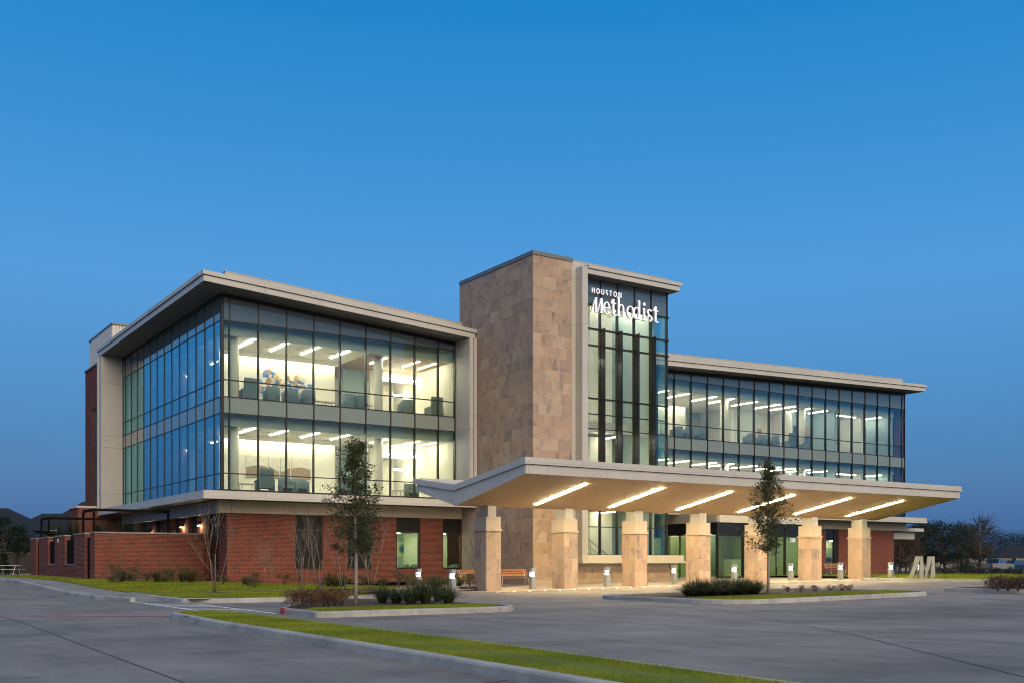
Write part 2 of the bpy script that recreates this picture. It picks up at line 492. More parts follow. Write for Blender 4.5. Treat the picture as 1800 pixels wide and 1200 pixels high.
struct(grid_sheet('plaza_pavement', frange(16.2, 50.4, 1.0), frange(37.75, 52.0, 1.0), lambda x, y: G(x, y) + .012, 'plaza_concrete'))

def rounded(pts, rads, n=7):
    out = []
    for i, p in enumerate(pts):
        a = Vector(pts[i - 1]); b = Vector(p); c = Vector(pts[(i + 1) % len(pts)])
        r = rads[i]
        if r <= 0: out.append(tuple(p)); continue
        d1 = (a - b).normalized(); d2 = (c - b).normalized()
        ang = d1.angle(d2); t = r / math.tan(ang / 2)
        p1 = b + d1 * t; p2 = b + d2 * t
        for k in range(n + 1):      # quadratic approximation of the arc
            s = k / n
            q = p1 * (1 - s) ** 2 + b * (2 * s * (1 - s)) * 1.0 + p2 * s ** 2
            # blend to a true arc
            out.append((q.x, q.y))
    return out
def resample(poly, step=.5, closed=True):
    out = []; n = len(poly)
    for i in range(n if closed else n - 1):
        a = poly[i]; b = poly[(i + 1) % n]
        L = math.hypot(b[0] - a[0], b[1] - a[1]); k = max(1, int(L / step))
        for j in range(k): out.append((a[0] + (b[0] - a[0]) * j / k, a[1] + (b[1] - a[1]) * j / k))
    if not closed: out.append(poly[-1])
    return out
def kerb(poly, closed=True, seg=3.05, red=(), name='kerb', top=.15, red_range=None):
    """poly runs counter-clockwise, kerb body lies on its inner side"""
    root = bpy.data.objects.new(name, None); root.empty_display_size = .2
    link(root); root['kind'] = 'structure'
    P = resample(poly, .35, closed); n = len(P)
    N = []
    for i in range(n):
        a = P[i - 1] if (closed or i > 0) else P[i]; b = P[(i + 1) % n] if (closed or i < n - 1) else P[i]
        dx, dy = b[0] - a[0], b[1] - a[1]; L = math.hypot(dx, dy) or 1; N.append((-dy / L, dx / L))
    prof = [(-.012, -.12), (.0, top - .035), (.012, top - .012), (.035, top), (.15, top), (.15, -.12)]
    dist = 0; start = 0; segs = []
    idx = list(range(n)) + ([0] if closed else [])
    for j in range(1, len(idx)):
        dist += math.hypot(P[idx[j]][0] - P[idx[j - 1]][0], P[idx[j]][1] - P[idx[j - 1]][1])
        if dist > seg or j == len(idx) - 1: segs.append(idx[start:j + 1]); start = j; dist = 0
    for si, sg in enumerate(segs):
        mb = MB(); m = len(prof); L = len(sg)
        for k, i in enumerate(sg):
            px, py = P[i]; nx, ny = N[i]
            # small gap at the joints
            if k == 0 or k == L - 1:
                o = sg[1] if k == 0 else sg[-2]
                q = P[o]; dd = math.hypot(q[0] - px, q[1] - py) or 1
                px += (q[0] - px) / dd * .006; py += (q[1] - py) / dd * .006
            z = G(px, py)
            mb.v += [(px + nx * a, py + ny * a, z + h) for a, h in prof]
        for k in range(L - 1):
            for a in range(m):
                b = (a + 1) % m
                mb.f.append((k * m + a, (k + 1) * m + a, (k + 1) * m + b, k * m + b))
        mb.f += [tuple(range(m)), tuple(range((L - 1) * m + m - 1, (L - 1) * m - 1, -1))]
        mb.mi = [0] * len(mb.f)
        mb.build('kerb_segment', 'red_paint' if si in red else 'kerb_concrete', root)
    return root
def fill(name, poly, dz, mname, inset=.14):
    """flat bed inside a kerb, one fan per island (convex outlines)"""
    cx = sum(p[0] for p in poly) / len(poly); cy_ = sum(p[1] for p in poly) / len(poly)
    mb = MB(); P = resample(poly, .5)
    q = []
    for p in P:
        d = math.hypot(p[0] - cx, p[1] - cy_); s = max(0, (d - inset) / d)
        q.append((cx + (p[0] - cx) * s, cy_ + (p[1] - cy_) * s))
    rings = [1.0, .66, .33]
    for s in rings: mb.v += [(cx + (x - cx) * s, cy_ + (y - cy_) * s, G(cx + (x - cx) * s, cy_ + (y - cy_) * s) + dz + .02 * (1 - s)) for x, y in q]
    n = len(q)
    for r in range(2):
        for i in range(n): mb.f.append((r * n + i, r * n + (i + 1) % n, (r + 1) * n + (i + 1) % n, (r + 1) * n + i))
    mb.v.append((cx, cy_, G(cx, cy_) + dz + .03)); c = len(mb.v) - 1
    for i in range(n): mb.f.append((2 * n + i, 2 * n + (i + 1) % n, c))
    mb.mi = [0] * len(mb.f)
    return struct(mb.build(name, mname, smooth=True))
def inside(p, poly):
    x, y = p; r = False; n = len(poly)
    for i in range(n):
        x1, y1 = poly[i]; x2, y2 = poly[i - 1]
        if (y1 > y) != (y2 > y) and x < (x2 - x1) * (y - y1) / (y2 - y1) + x1: r = not r
    return r
def blades(name, region, count, zf, h, w, label, mname='grass_blade', lean=.5, avoid=None, bbox=None, clump=0.0):
    rng = random.Random(len(name) + count)
    xs = [p[0] for p in region]; ys = [p[1] for p in region]
    mb = MB(); done = 0; tries = 0
    x0, x1, y0, y1 = min(xs), max(xs), min(ys), max(ys)
    while done < count and tries < count * 6:
        tries += 1
        x = rng.uniform(x0, x1); y = rng.uniform(y0, y1)
        if not inside((x, y), region) or (avoid and avoid(x, y)): continue
        a = rng.uniform(0, 6.283); hh = h * rng.uniform(.55, 1.25); ww = w * rng.uniform(.7, 1.3)
        ca, sa = math.cos(a), math.sin(a); lx, ly = rng.gauss(0, lean) * hh, rng.gauss(0, lean) * hh
        z = zf(x, y) - .004
        b = len(mb.v)
        mb.v += [(x - ca * ww, y - sa * ww, z), (x + ca * ww, y + sa * ww, z), (x + lx, y + ly, z + hh)]
        mb.f.append((b, b + 1, b + 2))
        pn = .5 + .25 * math.sin(x * 1.7 + 1.3 * math.sin(y * 1.1)) * math.sin(y * 2.3 + x * .6)
        mb.sh.append(min(1, max(0, rng.gauss(pn, .22))))
        done += 1
    mb.mi = [0] * len(mb.f)
    o = mb.build(name, mname); o['kind'] = 'stuff'; o['label'] = label; o['category'] = 'grass'
    return o

# --- foreground verge between the two drives
verge = rounded([(5.75, -16), (7.05, -16), (7.72, 7.0), (8.02, 13.0), (8.10, 24.6), (6.75, 24.3), (6.45, 20.0), (6.32, 12.0), (6.12, 7.0)], [0, 0, 0, 0, .75, .8, 1.5, 0, 0])
kerb(verge)
fill('verge_soil', [(5.85, -15.9), (6.95, -15.9), (7.64, 7.0), (7.94, 13), (8.02, 24.0), (7.3, 24.2), (6.6, 22.5), (6.5, 18), (6.40, 12), (6.2, 7)], .135, 'grass_base', .03)
vin = [(6.44, 4.0), (7.98, 4.0), (7.98, 23.6), (7.75, 24.15), (7.15, 24.25), (6.8, 23.7), (6.62, 20.5), (6.5, 18)]
vz = lambda x, y: G(x, y) + .135
blades('verge_grass', [(6.18, 5.0), (7.55, 5.0), (7.62, 7.0), (7.92, 13.0), (6.48, 13.0), (6.25, 7.0)], 80000, vz, .042, .0022, 'short mown yellow green grass on the long verge between the drives')
blades('verge_grass', [(6.48, 13.0), (7.92, 13.0), (7.98, 23.6), (7.75, 24.15), (7.15, 24.25), (6.8, 23.7), (6.62, 20.5)], 60000, vz, .045, .0032, 'short mown grass on the rounded far end of the verge')

# --- planted islands on the forecourt
isl1 = rounded([(9.62, 22.35), (15.55, 22.35), (15.55, 30.6), (12.8, 30.6), (9.62, 24.75)], [.25, 1.3, 1.5, 1.0, .2])
kerb(isl1, red=(), seg=2.4)
fill('island_mulch', isl1, .12, 'mulch')
isl2 = rounded([(22.75, 22.35), (33.2, 22.35), (33.2, 29.2), (22.75, 29.2)], [1.6, 1.2, 1.6, 1.6])
kerb(isl2, seg=2.4)
fill('island_mulch', isl2, .12, 'mulch')
isl3 = rounded([(36.2, 20.9), (50, 20.9), (50, 24.9), (36.6, 24.9)], [1.4, .5, .5, 1.4])
kerb(isl3, seg=2.4)
fill('island_mulch', isl3, .12, 'mulch')
iz = lambda x, y: G(x, y) + .125
blades('island_grass', [(9.8, 22.52), (14.4, 22.52), (15.25, 23.3), (15.35, 24.2), (14.0, 24.35), (10.4, 24.3), (9.8, 23.6)], 20000, iz, .055, .006, 'mown grass strip edging the planted island by the crosswalk')
blades('island_grass', [(24.2, 22.52), (32.2, 22.52), (33.0, 23.4), (32.9, 24.3), (24.6, 24.9), (23.2, 24.6), (23.3, 23.5)], 26000, iz, .055, .006, 'mown grass strip edging the island with the feathery grass hedge')
# red painted nose of the first island's kerb
mbr = MB(); mbr.box(9.605, 9.78, 24.35, 24.62, G(9.6, 24.4) - .02, .156)
struct(mbr.build('kerb_paint', 'red_paint'))

# --- walks and lawns before the building
PZ = .13
walk_z = lambda x, y: G(x, y) + PZ
struct(grid_sheet('sidewalk', [8.35, 8.9, 9.4, 9.9], frange(38.9, 96, 1.2), walk_z, 'walk_concrete'))
struct(grid_sheet('garden_path', frange(9.9, 23.5, .8), [39.6, 40.35, 41.1], lambda x, y: G(x, y) + .135 - .12 * ss((x - 16) / 5), 'walk_concrete'))
struct(grid_sheet('sidewalk_ramp', [8.45, 9.0, 9.75], frange(34.6, 38.9, .6), lambda x, y: G(x, y) + .004 + (PZ - .004) * ss((y - 34.6) / 4.3), 'walk_concrete'))
struct(grid_sheet('gate_walk', frange(9.9, 13, .6), [57.0, 57.7, 58.4], lambda x, y: G(x, y) + .135, 'walk_concrete'))
kerb([(8.35, 96), (8.30, 60), (8.15, 44), (8.05, 37.8), (8.45, 35.4), (8.5, 34.7)], closed=False)
lawnA_z = lambda x, y: G(x, y) + .14 + .05 * ss((y - 41) / 9)
struct(grid_sheet('lawn', [9.885] + frange(9.9, 22.5, .7), frange(41.1, 56.2, .7), lambda x, y: lawnA_z(x, y) - (.2 if x < 9.89 else 0), 'grass_base'))
struct(grid_sheet('lawn', [9.885] + frange(9.9, 12.0, .7), frange(58.4, 80, 1.0), lambda x, y: G(x, y) + .14 - (.2 if x < 9.89 else 0), 'grass_base'))
struct(grid_sheet('lawn', frange(9.75, 16.0, .6), frange(32.4, 39.6, .6), lambda x, y: G(x, y) + .135, 'grass_base'))
kerb(rounded([(9.7, 39.5), (9.62, 32.9), (10.6, 32.25), (16.2, 32.25), (16.2, 39.5)], [0, .3, .3, .8, 0]), closed=False)
blades('lawn_grass', [(9.95, 41.15), (21.5, 41.15), (22.3, 43.0), (19.5, 48.5), (12, 54.5), (9.95, 54.5)], 60000, lawnA_z, .07, .012, 'mown lawn between the garden path and the brick wing')
blades('lawn_grass', [(9.95, 58.5), (11.9, 58.5), (11.9, 76), (9.95, 76)], 8000, lambda x, y: G(x, y) + .14, .08, .016, 'narrow lawn strip along the brick garden wall')
blades('lawn_grass', [(9.9, 33.0), (10.7, 32.45), (16.0, 32.45), (16.0, 39.5), (9.9, 39.5)], 50000, lambda x, y: G(x, y) + .135, .06, .009, 'mown lawn between the crosswalk kerb and the garden path')
# mulch bed along the brick wall
struct(grid_sheet('planting_bed', frange(12.2, 31.2, .8), [49.6, 50.6, 51.4, 52.4], lambda x, y: G(x, y) + .19 + .03 * math.sin(x * 2), 'mulch'))
struct(grid_sheet('planting_bed', frange(11.9, 17.6, .8), [53.6, 54.6, 55.4, 56.1], lambda x, y: G(x, y) + .22, 'mulch'))
# right-hand lawn beyond the drop-off
rl = [(47.3, 36.2), (48.3, 31.6), (49.2, 27.8), (52.5, 24.6), (60, 22.5), (78, 21.5), (78, 49), (51.2, 49), (50.5, 37.6)]
rlk = resample([(52.5, 24.6), (49.2, 27.8), (48.3, 31.6), (47.3, 36.2), (48.2, 37.3), (50.5, 37.75)][::-1], 1.0, False)
kerb(rlk[::-1][::-1], closed=False)
kerb([(78, 21.5), (60, 22.5), (52.5, 24.6)][::-1], closed=False)
mbl = MB()
cxr, cyr = 58, 36
nn = resample(rl, 1.5); k0 = len(nn)
for s in (1.0, .7, .4, .15): mbl.v += [(cxr + (x - cxr) * s, cyr + (y - cyr) * s, G(cxr + (x - cxr) * s, cyr + (y - cyr) * s) + .13) for x, y in nn]
for r_ in range(3):
    for i in range(k0): mbl.f.append((r_ * k0 + i, r_ * k0 + (i + 1) % k0, (r_ + 1) * k0 + (i + 1) % k0, (r_ + 1) * k0 + i))
mbl.f.append(tuple(range(3 * k0, 4 * k0))); mbl.mi = [0] * len(mbl.f)
struct(mbl.build('lawn', 'grass_base', smooth=True))
blades('lawn_grass', [(47.6, 36.0), (48.6, 31.6), (49.5, 28), (52.6, 25), (60, 23), (72, 22.5), (72, 44), (52, 44), (51, 37.7)], 60000, lambda x, y: G(x, y) + .13, .08, .016, 'mown lawn around the metal letter sculpture')

# --- painted lines, joints
def strip(name, mname, pts, w, dz=.006):
    mb = MB()
    P = resample(pts, .8, False)
    for i, p in enumerate(P):
        a = P[max(i - 1, 0)]; b = P[min(i + 1, len(P) - 1)]
        dx, dy = b[0] - a[0], b[1] - a[1]; L = math.hypot(dx, dy); nx, ny = -dy / L * w / 2, dx / L * w / 2
        mb.v += [(p[0] + nx, p[1] + ny, G(p[0], p[1]) + dz), (p[0] - nx, p[1] - ny, G(p[0], p[1]) + dz)]
    for i in range(len(P) - 1): mb.f.append((2 * i, 2 * i + 1, 2 * i + 3, 2 * i + 2))
    mb.mi = [0] * len(mb.f)
    return struct(mb.build(name, mname))
strip('crosswalk_line', 'white_paint', [(8.42, 26.2), (8.62, 35.2)], .13)
strip('crosswalk_line', 'white_paint', [(9.58, 24.8), (9.80, 32.3)], .13)
for k in range(7):
    y = 26.9 + k * 1.08
    strip('crosswalk_bar', 'white_paint', [(8.52, y), (9.66, y - .42)], .26, .007)
strip('fire_lane_line', 'red_paint', [(-8, 33.9), (3.6, 26.95), (7.3, 24.75)], .10)
strip('fire_lane_line', 'red_paint', [(16.2, 33.9), (45.5, 34.6)], .10)
strip('fire_lane_line', 'red_paint', [(15.7, 30.2), (22.7, 30.2), (34, 30.4)], .10)
for pts in ([(3.72, 40), (3.69, 24), (3.4, 15.3), (3.2, 9), (3.0, -5)], [(30.5, 36), (21.4, 22.1), (15.2, 11.9), (11.2, 6.5), (8.2, 2)],
            [(-20, 12), (6.3, 18.2)], [(8.1, 14), (30, 8)], [(15.7, 26), (22.7, 26)], [(-6, 6.5), (6.3, 9.4)], [(8.1, 20.5), (36, 13.5)], [(26, -4), (46, 26)], [(-4, 24), (-5, -6)]):
    strip('pavement_joint', 'joint_seal', pts, .022, .005)
for k in range(31):
    x = 24.0 + k * .82
    strip('hatch_line', 'white_paint', [(x, 36.95), (x + 1.15, 38.45)], .10, .014)
strip('plaza_edge_line', 'walk_concrete', [(22.5, 37.7), (47.3, 37.7)], .30, .009)

# ================================================================== THE BUILDING
bld = thing('medical_building', 'three storey brick and glass medical building with stone tower and lit rooms', 'building', (24.5, 45, 0))
ZR = [4.98, 5.81, 8.86, 9.69, 10.55, 13.53]           # sill, rail, spandrel bottom/top, rail, head
KIND = ['vision_glass', 'vision_glass', 'spandrel_glass', 'vision_glass', 'vision_glass', 'spandrel_sky_tint']
def curtain(orient, plane, edges, ztop, zrows=ZR, kinds=KIND, mw=.056, first_edge=True, mp=.06):
    """orient 'x': facade runs along X and faces -Y; 'y': runs along Y and faces -X"""
    cw = part_empty('curtain_wall', bld)
    def bx(name, m_, a0, a1, p0, p1, z0, z1):
        if orient == 'x': return B(name, m_, cw, a0, a1, plane + p0, plane + p1, z0, z1)
        return B(name, m_, cw, plane + p0, plane + p1, a0, a1, z0, z1)
    rows = list(zip(zrows, zrows[1:] + [None], kinds))
    for i in range(len(edges) - 1):
        a0, a1 = edges[i], edges[i + 1]
        for z0, z1, k in rows:
            t = ztop((a0 + a1) / 2) if z1 is None else z1
            bx('pane', k, a0 + .02, a1 - .02, .0, .024, z0 + .015, t - .015)
    for i, a in enumerate(edges):
        if i in (0, len(edges) - 1) and not first_edge: continue
        bx('mullion', 'mullion', a - mw / 2, a + mw / 2, -mp, .14, zrows[0] - .1, ztop(a) + .05)
    for z in zrows[1:]:
        bx('transom', 'mullion', edges[0], edges[-1], -.025, .10, z - .024, z + .024)
    bx('sill_bar', 'mullion', edges[0], edges[-1], -.05, .10, zrows[0] - .12, zrows[0] + .02)
    return cw, bx

# roof heights (both wings pitch down towards the tower)
zL = lambda x: 14.95 - (x - 15.82) * .0629
zRw = lambda x: 14.10 + (x - 46.0) * .0296
LX = [17.2] + [17.62 + 1.524 * k for k in range(9)] + [30.92]
curtain('x', 52.1, LX, lambda a: zL(a) + .02)
LY = [52.12] + [53.25 + 1.524 * k for k in range(13)] + [72.2]
curtain('y', 17.2, LY, lambda a: zL(17.2) + .02, mw=.06, mp=.03)
RX = [42.5, 43.43, 44.95, 46.48] + [48.0 + 1.528 * k for k in range(17)] + [72.82]
curtain('x', 52.1, RX, lambda a: zRw(a) + .02)
# dark head members under the soffits
def head(x0, x1, y, zf, h=.26):
    mb = MB(); mb.hexa([(x0, y - .07, zf(x0) - h), (x1, y - .07, zf(x1) - h), (x1, y + .1, zf(x1) - h), (x0, y + .1, zf(x0) - h),
                        (x0, y - .07, zf(x0) + .03), (x1, y - .07, zf(x1) + .03), (x1, y + .1, zf(x1) + .03), (x0, y + .1, zf(x0) + .03)])
    mb.build('head_rail', 'mullion', bld)
head(17.2, 30.92, 52.1, zL, .18); head(42.5, 72.82, 52.1, zRw, .22)
mb = MB(); mb.box(17.13, 17.3, 52.1, 72.2, zL(17.2) - .18, zL(17.2) + .03); mb.build('head_rail', 'mullion', bld)

def roof(x0, x1, yf, y1, zf, west, east, par):
    """sloping flat roof with panelled fascia, projecting coping and set-back parapet"""
    mb = MB(); t = .50
    mb.hexa([(x0 + .02, yf + .02, zf(x0)), (x1 - .02, yf + .02, zf(x1)), (x1 - .02, y1, zf(x1)), (x0 + .02, y1, zf(x0)),
             (x0 + .02, yf + .02, zf(x0) + t - .02), (x1 - .02, yf + .02, zf(x1) + t - .02), (x1 - .02, y1, zf(x1) + t - .02), (x0 + .02, y1, zf(x0) + t - .02)])
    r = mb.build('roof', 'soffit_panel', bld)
    def panel(name, xa, xb, ya, yb, h0, h1, m_='panel'):
        p = MB(); p.hexa([(xa, ya, zf(xa) + h0), (xb, ya, zf(xb) + h0), (xb, yb, zf(xb) + h0), (xa, yb, zf(xa) + h0),
                          (xa, ya, zf(xa) + h1), (xb, ya, zf(xb) + h1), (xb, yb, zf(xb) + h1), (xa, yb, zf(xa) + h1)])
        return p.build(name, m_, r)
    n = max(1, round((x1 - x0) / 3.05)); st = (x1 - x0) / n
    for i in range(n):
        panel('fascia_panel', x0 + i * st + .006, x0 + (i + 1) * st - .006, yf - .02, yf + .015, -.012, .27)
        panel('coping_panel', x0 - .08 + i * st + .004 + (.0 if i else 0), x0 - .08 + (i + 1) * st - .004 + (.16 if i == n - 1 else 0), yf - .10, yf + .35, .30, .50)
    panel('fascia_reveal', x0 + .01, x1 - .01, yf - .004, yf + .018, .265, .305, 'mullion')
    if west:
        m = round((y1 - yf) / 3.05); sy = (y1 - yf) / m
        for i in range(m):
            ya, yb = yf + i * sy + .006, yf + (i + 1) * sy - .006
            p = MB(); p.box(x0 - .02, x0 + .015, ya + .02, yb, zf(x0) - .012, zf(x0) + .27); p.build('fascia_panel', 'panel', r)
            p = MB(); p.box(x0 - .10, x0 + .3, ya + .36 if i == 0 else ya, yb, zf(x0) + .302, zf(x0) + .50); p.build('coping_panel', 'panel', r)
        p = MB(); p.box(x0 - .004, x0 + .018, yf, y1, zf(x0) + .265, zf(x0) + .305); p.build('fascia_reveal', 'mullion', r)
    if east:
        p = MB(); p.box(x1 - .015, x1 + .02, yf + .02, y1, zf(x1) - .012, zf(x1) + .27); p.build('fascia_panel', 'panel', r)
        p = MB(); p.box(x1 - .3, x1 + .08, yf + .36, y1, zf(x1) + .302, zf(x1) + .50); p.build('coping_panel', 'panel', r)
    # parapet
    px0, px1, py = par
    n = max(1, round((px1 - px0) / 2.2)); st = (px1 - px0) / n
    for i in range(n):
        panel('parapet_panel', px0 + i * st + .006, px0 + (i + 1) * st - .006, py, py + .06, .44, 1.12)
    panel('parapet_cap', px0 - .02, px1 + .02, py - .02, py + .3, 1.12, 1.15)
    if west:
        p = MB(); p.box(px0, px0 + .06, py + .06, y1 - 1, zf(px0) + .44, zf(px0) + 1.12); p.build('parapet_panel', 'panel', r)
    if east:
        p = MB(); p.box(px1 - .06, px1, py + .06, y1 - 1, zf(px1) + .44, zf(px1) + 1.12); p.build('parapet_panel', 'panel', r)
    return r
roof(15.82, 31.32, 50.5, 73.1, zL, True, False, (17.35, 31.35, 51.95))
roof(42.4, 73.7, 50.8, 66.0, zRw, False, True, (42.6, 72.9, 52.3))

def ledge(x0, x1, yf, y1, z0, z1, west, east):
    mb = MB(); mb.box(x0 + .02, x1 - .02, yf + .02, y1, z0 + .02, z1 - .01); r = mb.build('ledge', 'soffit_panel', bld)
    n = max(1, round((x1 - x0) / 3.05)); st = (x1 - x0) / n
    for i in range(n):
        B('ledge_panel', 'panel', r, x0 + i * st + .006, x0 + (i + 1) * st - .006, yf - .02, yf + .015, z0 + .125, z1)
        B('ledge_lip', 'panel', r, x0 - .06 + i * st + .004, x0 - .06 + (i + 1) * st - .004 + (.06 if i == n - 1 else 0), yf - .08, yf + .12, z0, z0 + .115)
    for f_, xx, s_ in ((west, x0, -1), (east, x1, 1)):
        if not f_: continue
        m = max(1, round((y1 - yf) / 3.05)); sy = (y1 - yf) / m
        for i in range(m):
            a, b = yf + i * sy + .006 + (.03 if i == 0 else 0), yf + (i + 1) * sy - .006
            B('ledge_panel', 'panel', r, min(xx, xx + s_ * .02) - (.015 if s_ > 0 else 0), max(xx, xx + s_ * .02) + (.015 if s_ < 0 else 0), a, b, z0 + .125, z1)
            B('ledge_lip', 'panel', r, min(xx, xx + s_ * .07), max(xx, xx + s_ * .07), a + (.1 if i == 0 else 0), b, z0, z0 + .115)
    return r
ledge(15.82, 31.36, 50.5, 73.1, 4.40, 4.81, True, False)
ledge(42.45, 73.4, 50.5, 66.0, 4.40, 4.81, False, True)

# portal legs that carry the roofs
for z0, z1 in ((4.83, 8.87), (8.88, 9.68), (9.69, 13.1), (13.11, zL(31.1))):
    B('portal_leg', 'panel', bld, 30.94, 31.18, 50.48, 52.3, z0, z1)
    B('portal_leg_trim', 'panel', bld, 31.20, 31.38, 50.40, 52.3, z0, z1)
for z0, z1 in ((4.83, 5.8), (5.81, 8.87), (8.88, 9.68), (9.69, 13.1), (13.11, 14.95)):
    B('portal_leg', 'panel', bld, 15.82, 18.2, 72.22, 72.9, z0, z1)
    B('portal_leg_trim', 'panel', bld, 15.74, 18.2, 72.92, 73.1, z0, z1)

# --- metal band under the ledges
def band(x0, x1, y, z0, z1, st, first):
    xs = [x0] + [x for x in frange(first, first + 40 * st, st) if x0 + .2 < x < x1 - .2] + [x1]
    for a, b in zip(xs, xs[1:]): B('band_panel', 'panel_beam', bld, a + .006, b - .006, y, y + .12, z0, z1)
band(17.05, 31.38, 52.0, 3.80, 4.42, 3.048, 17.7)
for a in frange(52.14, 72.0, 3.05)[:-1]: B('band_panel', 'panel_beam', bld, 17.05, 17.17, a, a + 2.82, 3.80, 4.42)
B('band_core', 'soffit_panel', bld, 17.18, 31.4, 52.13, 72, 3.83, 4.42)

# --- ground floor brick with windows
def brick_wall(x0, x1, y0, y1, z0, z1): return B('brick_wall', 'brick', bld, x0, x1, y0, y1, z0, z1)
WIN = []
for a, b in ((518.7, 567.5), (610.7, 654.7), (696.5, 738.7), (778, 818)):
    WIN.append((onY(a, 52.15)[0], onY(b, 52.15)[0]))
cur = 17.5
for i, (a, b) in enumerate(WIN):
    brick_wall(cur, a, 52.15, 52.45, -.4, 3.82)
    brick_wall(a, b, 52.152, 52.45, -.4, .90)
    w = part_empty('window', bld)
    B('frame', 'mullion', w, a, a + .07, 52.2, 52.36, .9, 3.8); B('frame', 'mullion', w, b - .07, b, 52.2, 52.36, .9, 3.8)
    B('frame', 'mullion', w, a + .07, b - .07, 52.2, 52.36, .9, .99); B('frame', 'mullion', w, a + .07, b - .07, 52.2, 52.36, 2.96, 3.05)
    B('pane', 'door_glass' if i > 1 else 'black_glass', w, a + .07, b - .07, 52.26, 52.284, .99, 2.96)
    B('pane', 'black_glass', w, a + .07, b - .07, 52.26, 52.284, 3.05, 3.8)
    cur = b
brick_wall(cur, 31.4, 52.15, 52.45, -.4, 3.82)
B('brick_course', 'brick', bld, 17.49, 31.4, 52.135, 52.2, .80, .87)
brick_wall(17.5, 17.8, 52.45, 53.4, -.4, 3.82)
# west side: piers and dark windows on the garden court
piers = [(55.75, 57.5), (59.0, 60.7), (62.2, 64.0), (65.8, 67.6), (69.4, 72.2)]
prev = 53.4
for a, b in piers:
    w = part_empty('window', bld)
    B('pane', 'black_glass', w, 17.78, 17.80, prev, a, .9, 3.8); B('frame', 'mullion', w, 17.74, 17.84, (prev + a) / 2 - .04, (prev + a) / 2 + .04, .9, 3.8)
    B('frame', 'mullion', w, 17.74, 17.84, prev, a, 2.6, 2.68); B('frame', 'mullion', w, 17.74, 17.84, prev, prev + .08, .9, 3.8); B('frame', 'mullion', w, 17.74, 17.84, a - .08, a, .9, 3.8)
    B('brick_wall', 'brick', bld, 17.62, 17.9, prev, a, -.4, .9)
    B('brick_wall', 'brick', bld, 17.6, 17.95, a, b, -.4, 3.82)
    prev = b
# rear brick block with a tall window and the metal plant screen on the roof
brick_wall(17.2, 19.0, 73.1, onX(175, 17.2)[1], -.4, 15.65) if onX(175, 17.2)[1] > 73.1 else None
YW0, YW1, YE = onX(175.5, 17.2)[1], onX(161.5, 17.2)[1], onX(150, 17.2)[1]
brick_wall(17.2, 19.0, 73.1, YW0 - .01, -.4, 15.65) if YW0 > 73.2 else None
brick_wall(17.2, 19.0, YW0, YW1, -.4, 5.1); brick_wall(17.2, 19.0, YW0, YW1, 12.6, 15.65); brick_wall(17.2, 19.0, YW1, YE, -.4, 15.65)
w = part_empty('window', bld)
for i in range(3):
    a = YW0 + (YW1 - YW0) * i / 3; b = YW0 + (YW1 - YW0) * (i + 1) / 3
    for z0, z1 in ((5.2, 8.8), (8.85, 9.7), (9.75, 12.5)): B('pane', 'spandrel_sky_tint', w, 17.32, 17.35, a + .03, b - .03, z0, z1)
    B('frame', 'mullion', w, 17.26, 17.40, b - .04, b + .04, 5.1, 12.6)
B('frame', 'mullion', w, 17.24, 17.40, YW0, YW1, 5.08, 5.2); B('frame', 'mullion', w, 17.24, 17.40, YW0, YW1, 12.5, 12.62)
B('coping', 'coping_metal', bld, 17.12, 19.0, 73.1, YE, 15.65, 15.76)
brick_wall(14.6, 17.2, 76, onX(137, 14.6)[1], -.4, 4.9); B('coping', 'panel', bld, 14.5, 17.2, 75.9, onX(137, 14.6)[1] + .1, 4.9, 5.05)
sc = part_empty('plant_screen', bld)
for k in range(26): B('screen_rib', 'screen_metal', sc, 17.62 + k * .22, 17.80 + k * .22, 76.78, 76.84, 15.4, 18.0)
B('screen_body', 'screen_metal', sc, 17.6, 24, 76.84, 84, 15.4, 17.98)
for k in range(32): B('screen_rib', 'screen_metal', sc, 17.55, 17.6, 76.86 + k * .22, 77.04 + k * .22, 15.4, 18.0)
B('screen_cap', 'coping_metal', sc, 17.5, 24.1, 76.7, 84.05, 18.0, 18.12)
# closing walls behind the lit rooms
for a in ((17.9, 72.8, 66.0, 66.3, -.4, 13.6), (72.6, 72.85, 52.2, 66.0, 4.9, 13.8), (17.9, 31.4, 72.0, 72.2, -.4, 13.8)):
    B('rear_wall', 'brick', bld, *a)

# --- stone tower
TX0, TX1, TY0, TY1, TZ = 31.42, 34.0, 44.9, 52.4, 17.42
tw = part_empty('stone_tower', bld)
B('tower_core', 'stone_mortar', tw, TX0 + .011, TX1, TY0 + .011, TY1, -.4, TZ)
CH = .61
rs = random.Random(3)
def courses(a0, a1, z0, z1, w0=.62, w1=1.02, j=.010, endmin=.28):
    """random ashlar: yields (a, b, z0, z1)"""
    z = z0; row = 0; out = []
    while z < z1 - .05:
        h = min(CH, z1 - z); a = a0
        w = rs.uniform(w0, w1) * (.55 if row % 2 else 1)
        while a < a1 - .01:
            b = a + w
            if a1 - b < endmin: b = a1
            out.append((a, min(b, a1), z, z + h)); a = b; w = rs.uniform(w0, w1)
        z += h; row += 1
    return out
for a, b, z0, z1 in courses(TX0, TX1 - .01, -.1, TZ, .62, .98):
    if 4.15 < z0 < 4.6: continue
    d = rs.uniform(0, .008)
    B('stone', 'stone', tw, a + .006, b - .006, TY0 + d, TY0 + .06, z0 + .006, z1 - .006, .012)
for a, b, z0, z1 in courses(TY0 + .062, 50.6, -.1, TZ, .66, 1.02):
    d = rs.uniform(0, .008)
    B('stone', 'stone', tw, TX0 + d, TX0 + .06, a + .006, b - .006, z0 + .006, z1 - .006, .012)
for a, b, z0, z1 in courses(50.6, TY1, 13.93, TZ, .7, 1.0):
    B('stone', 'stone', tw, TX0, TX0 + .06, a + .006, b - .006, z0 + .006, z1 - .006, .012)
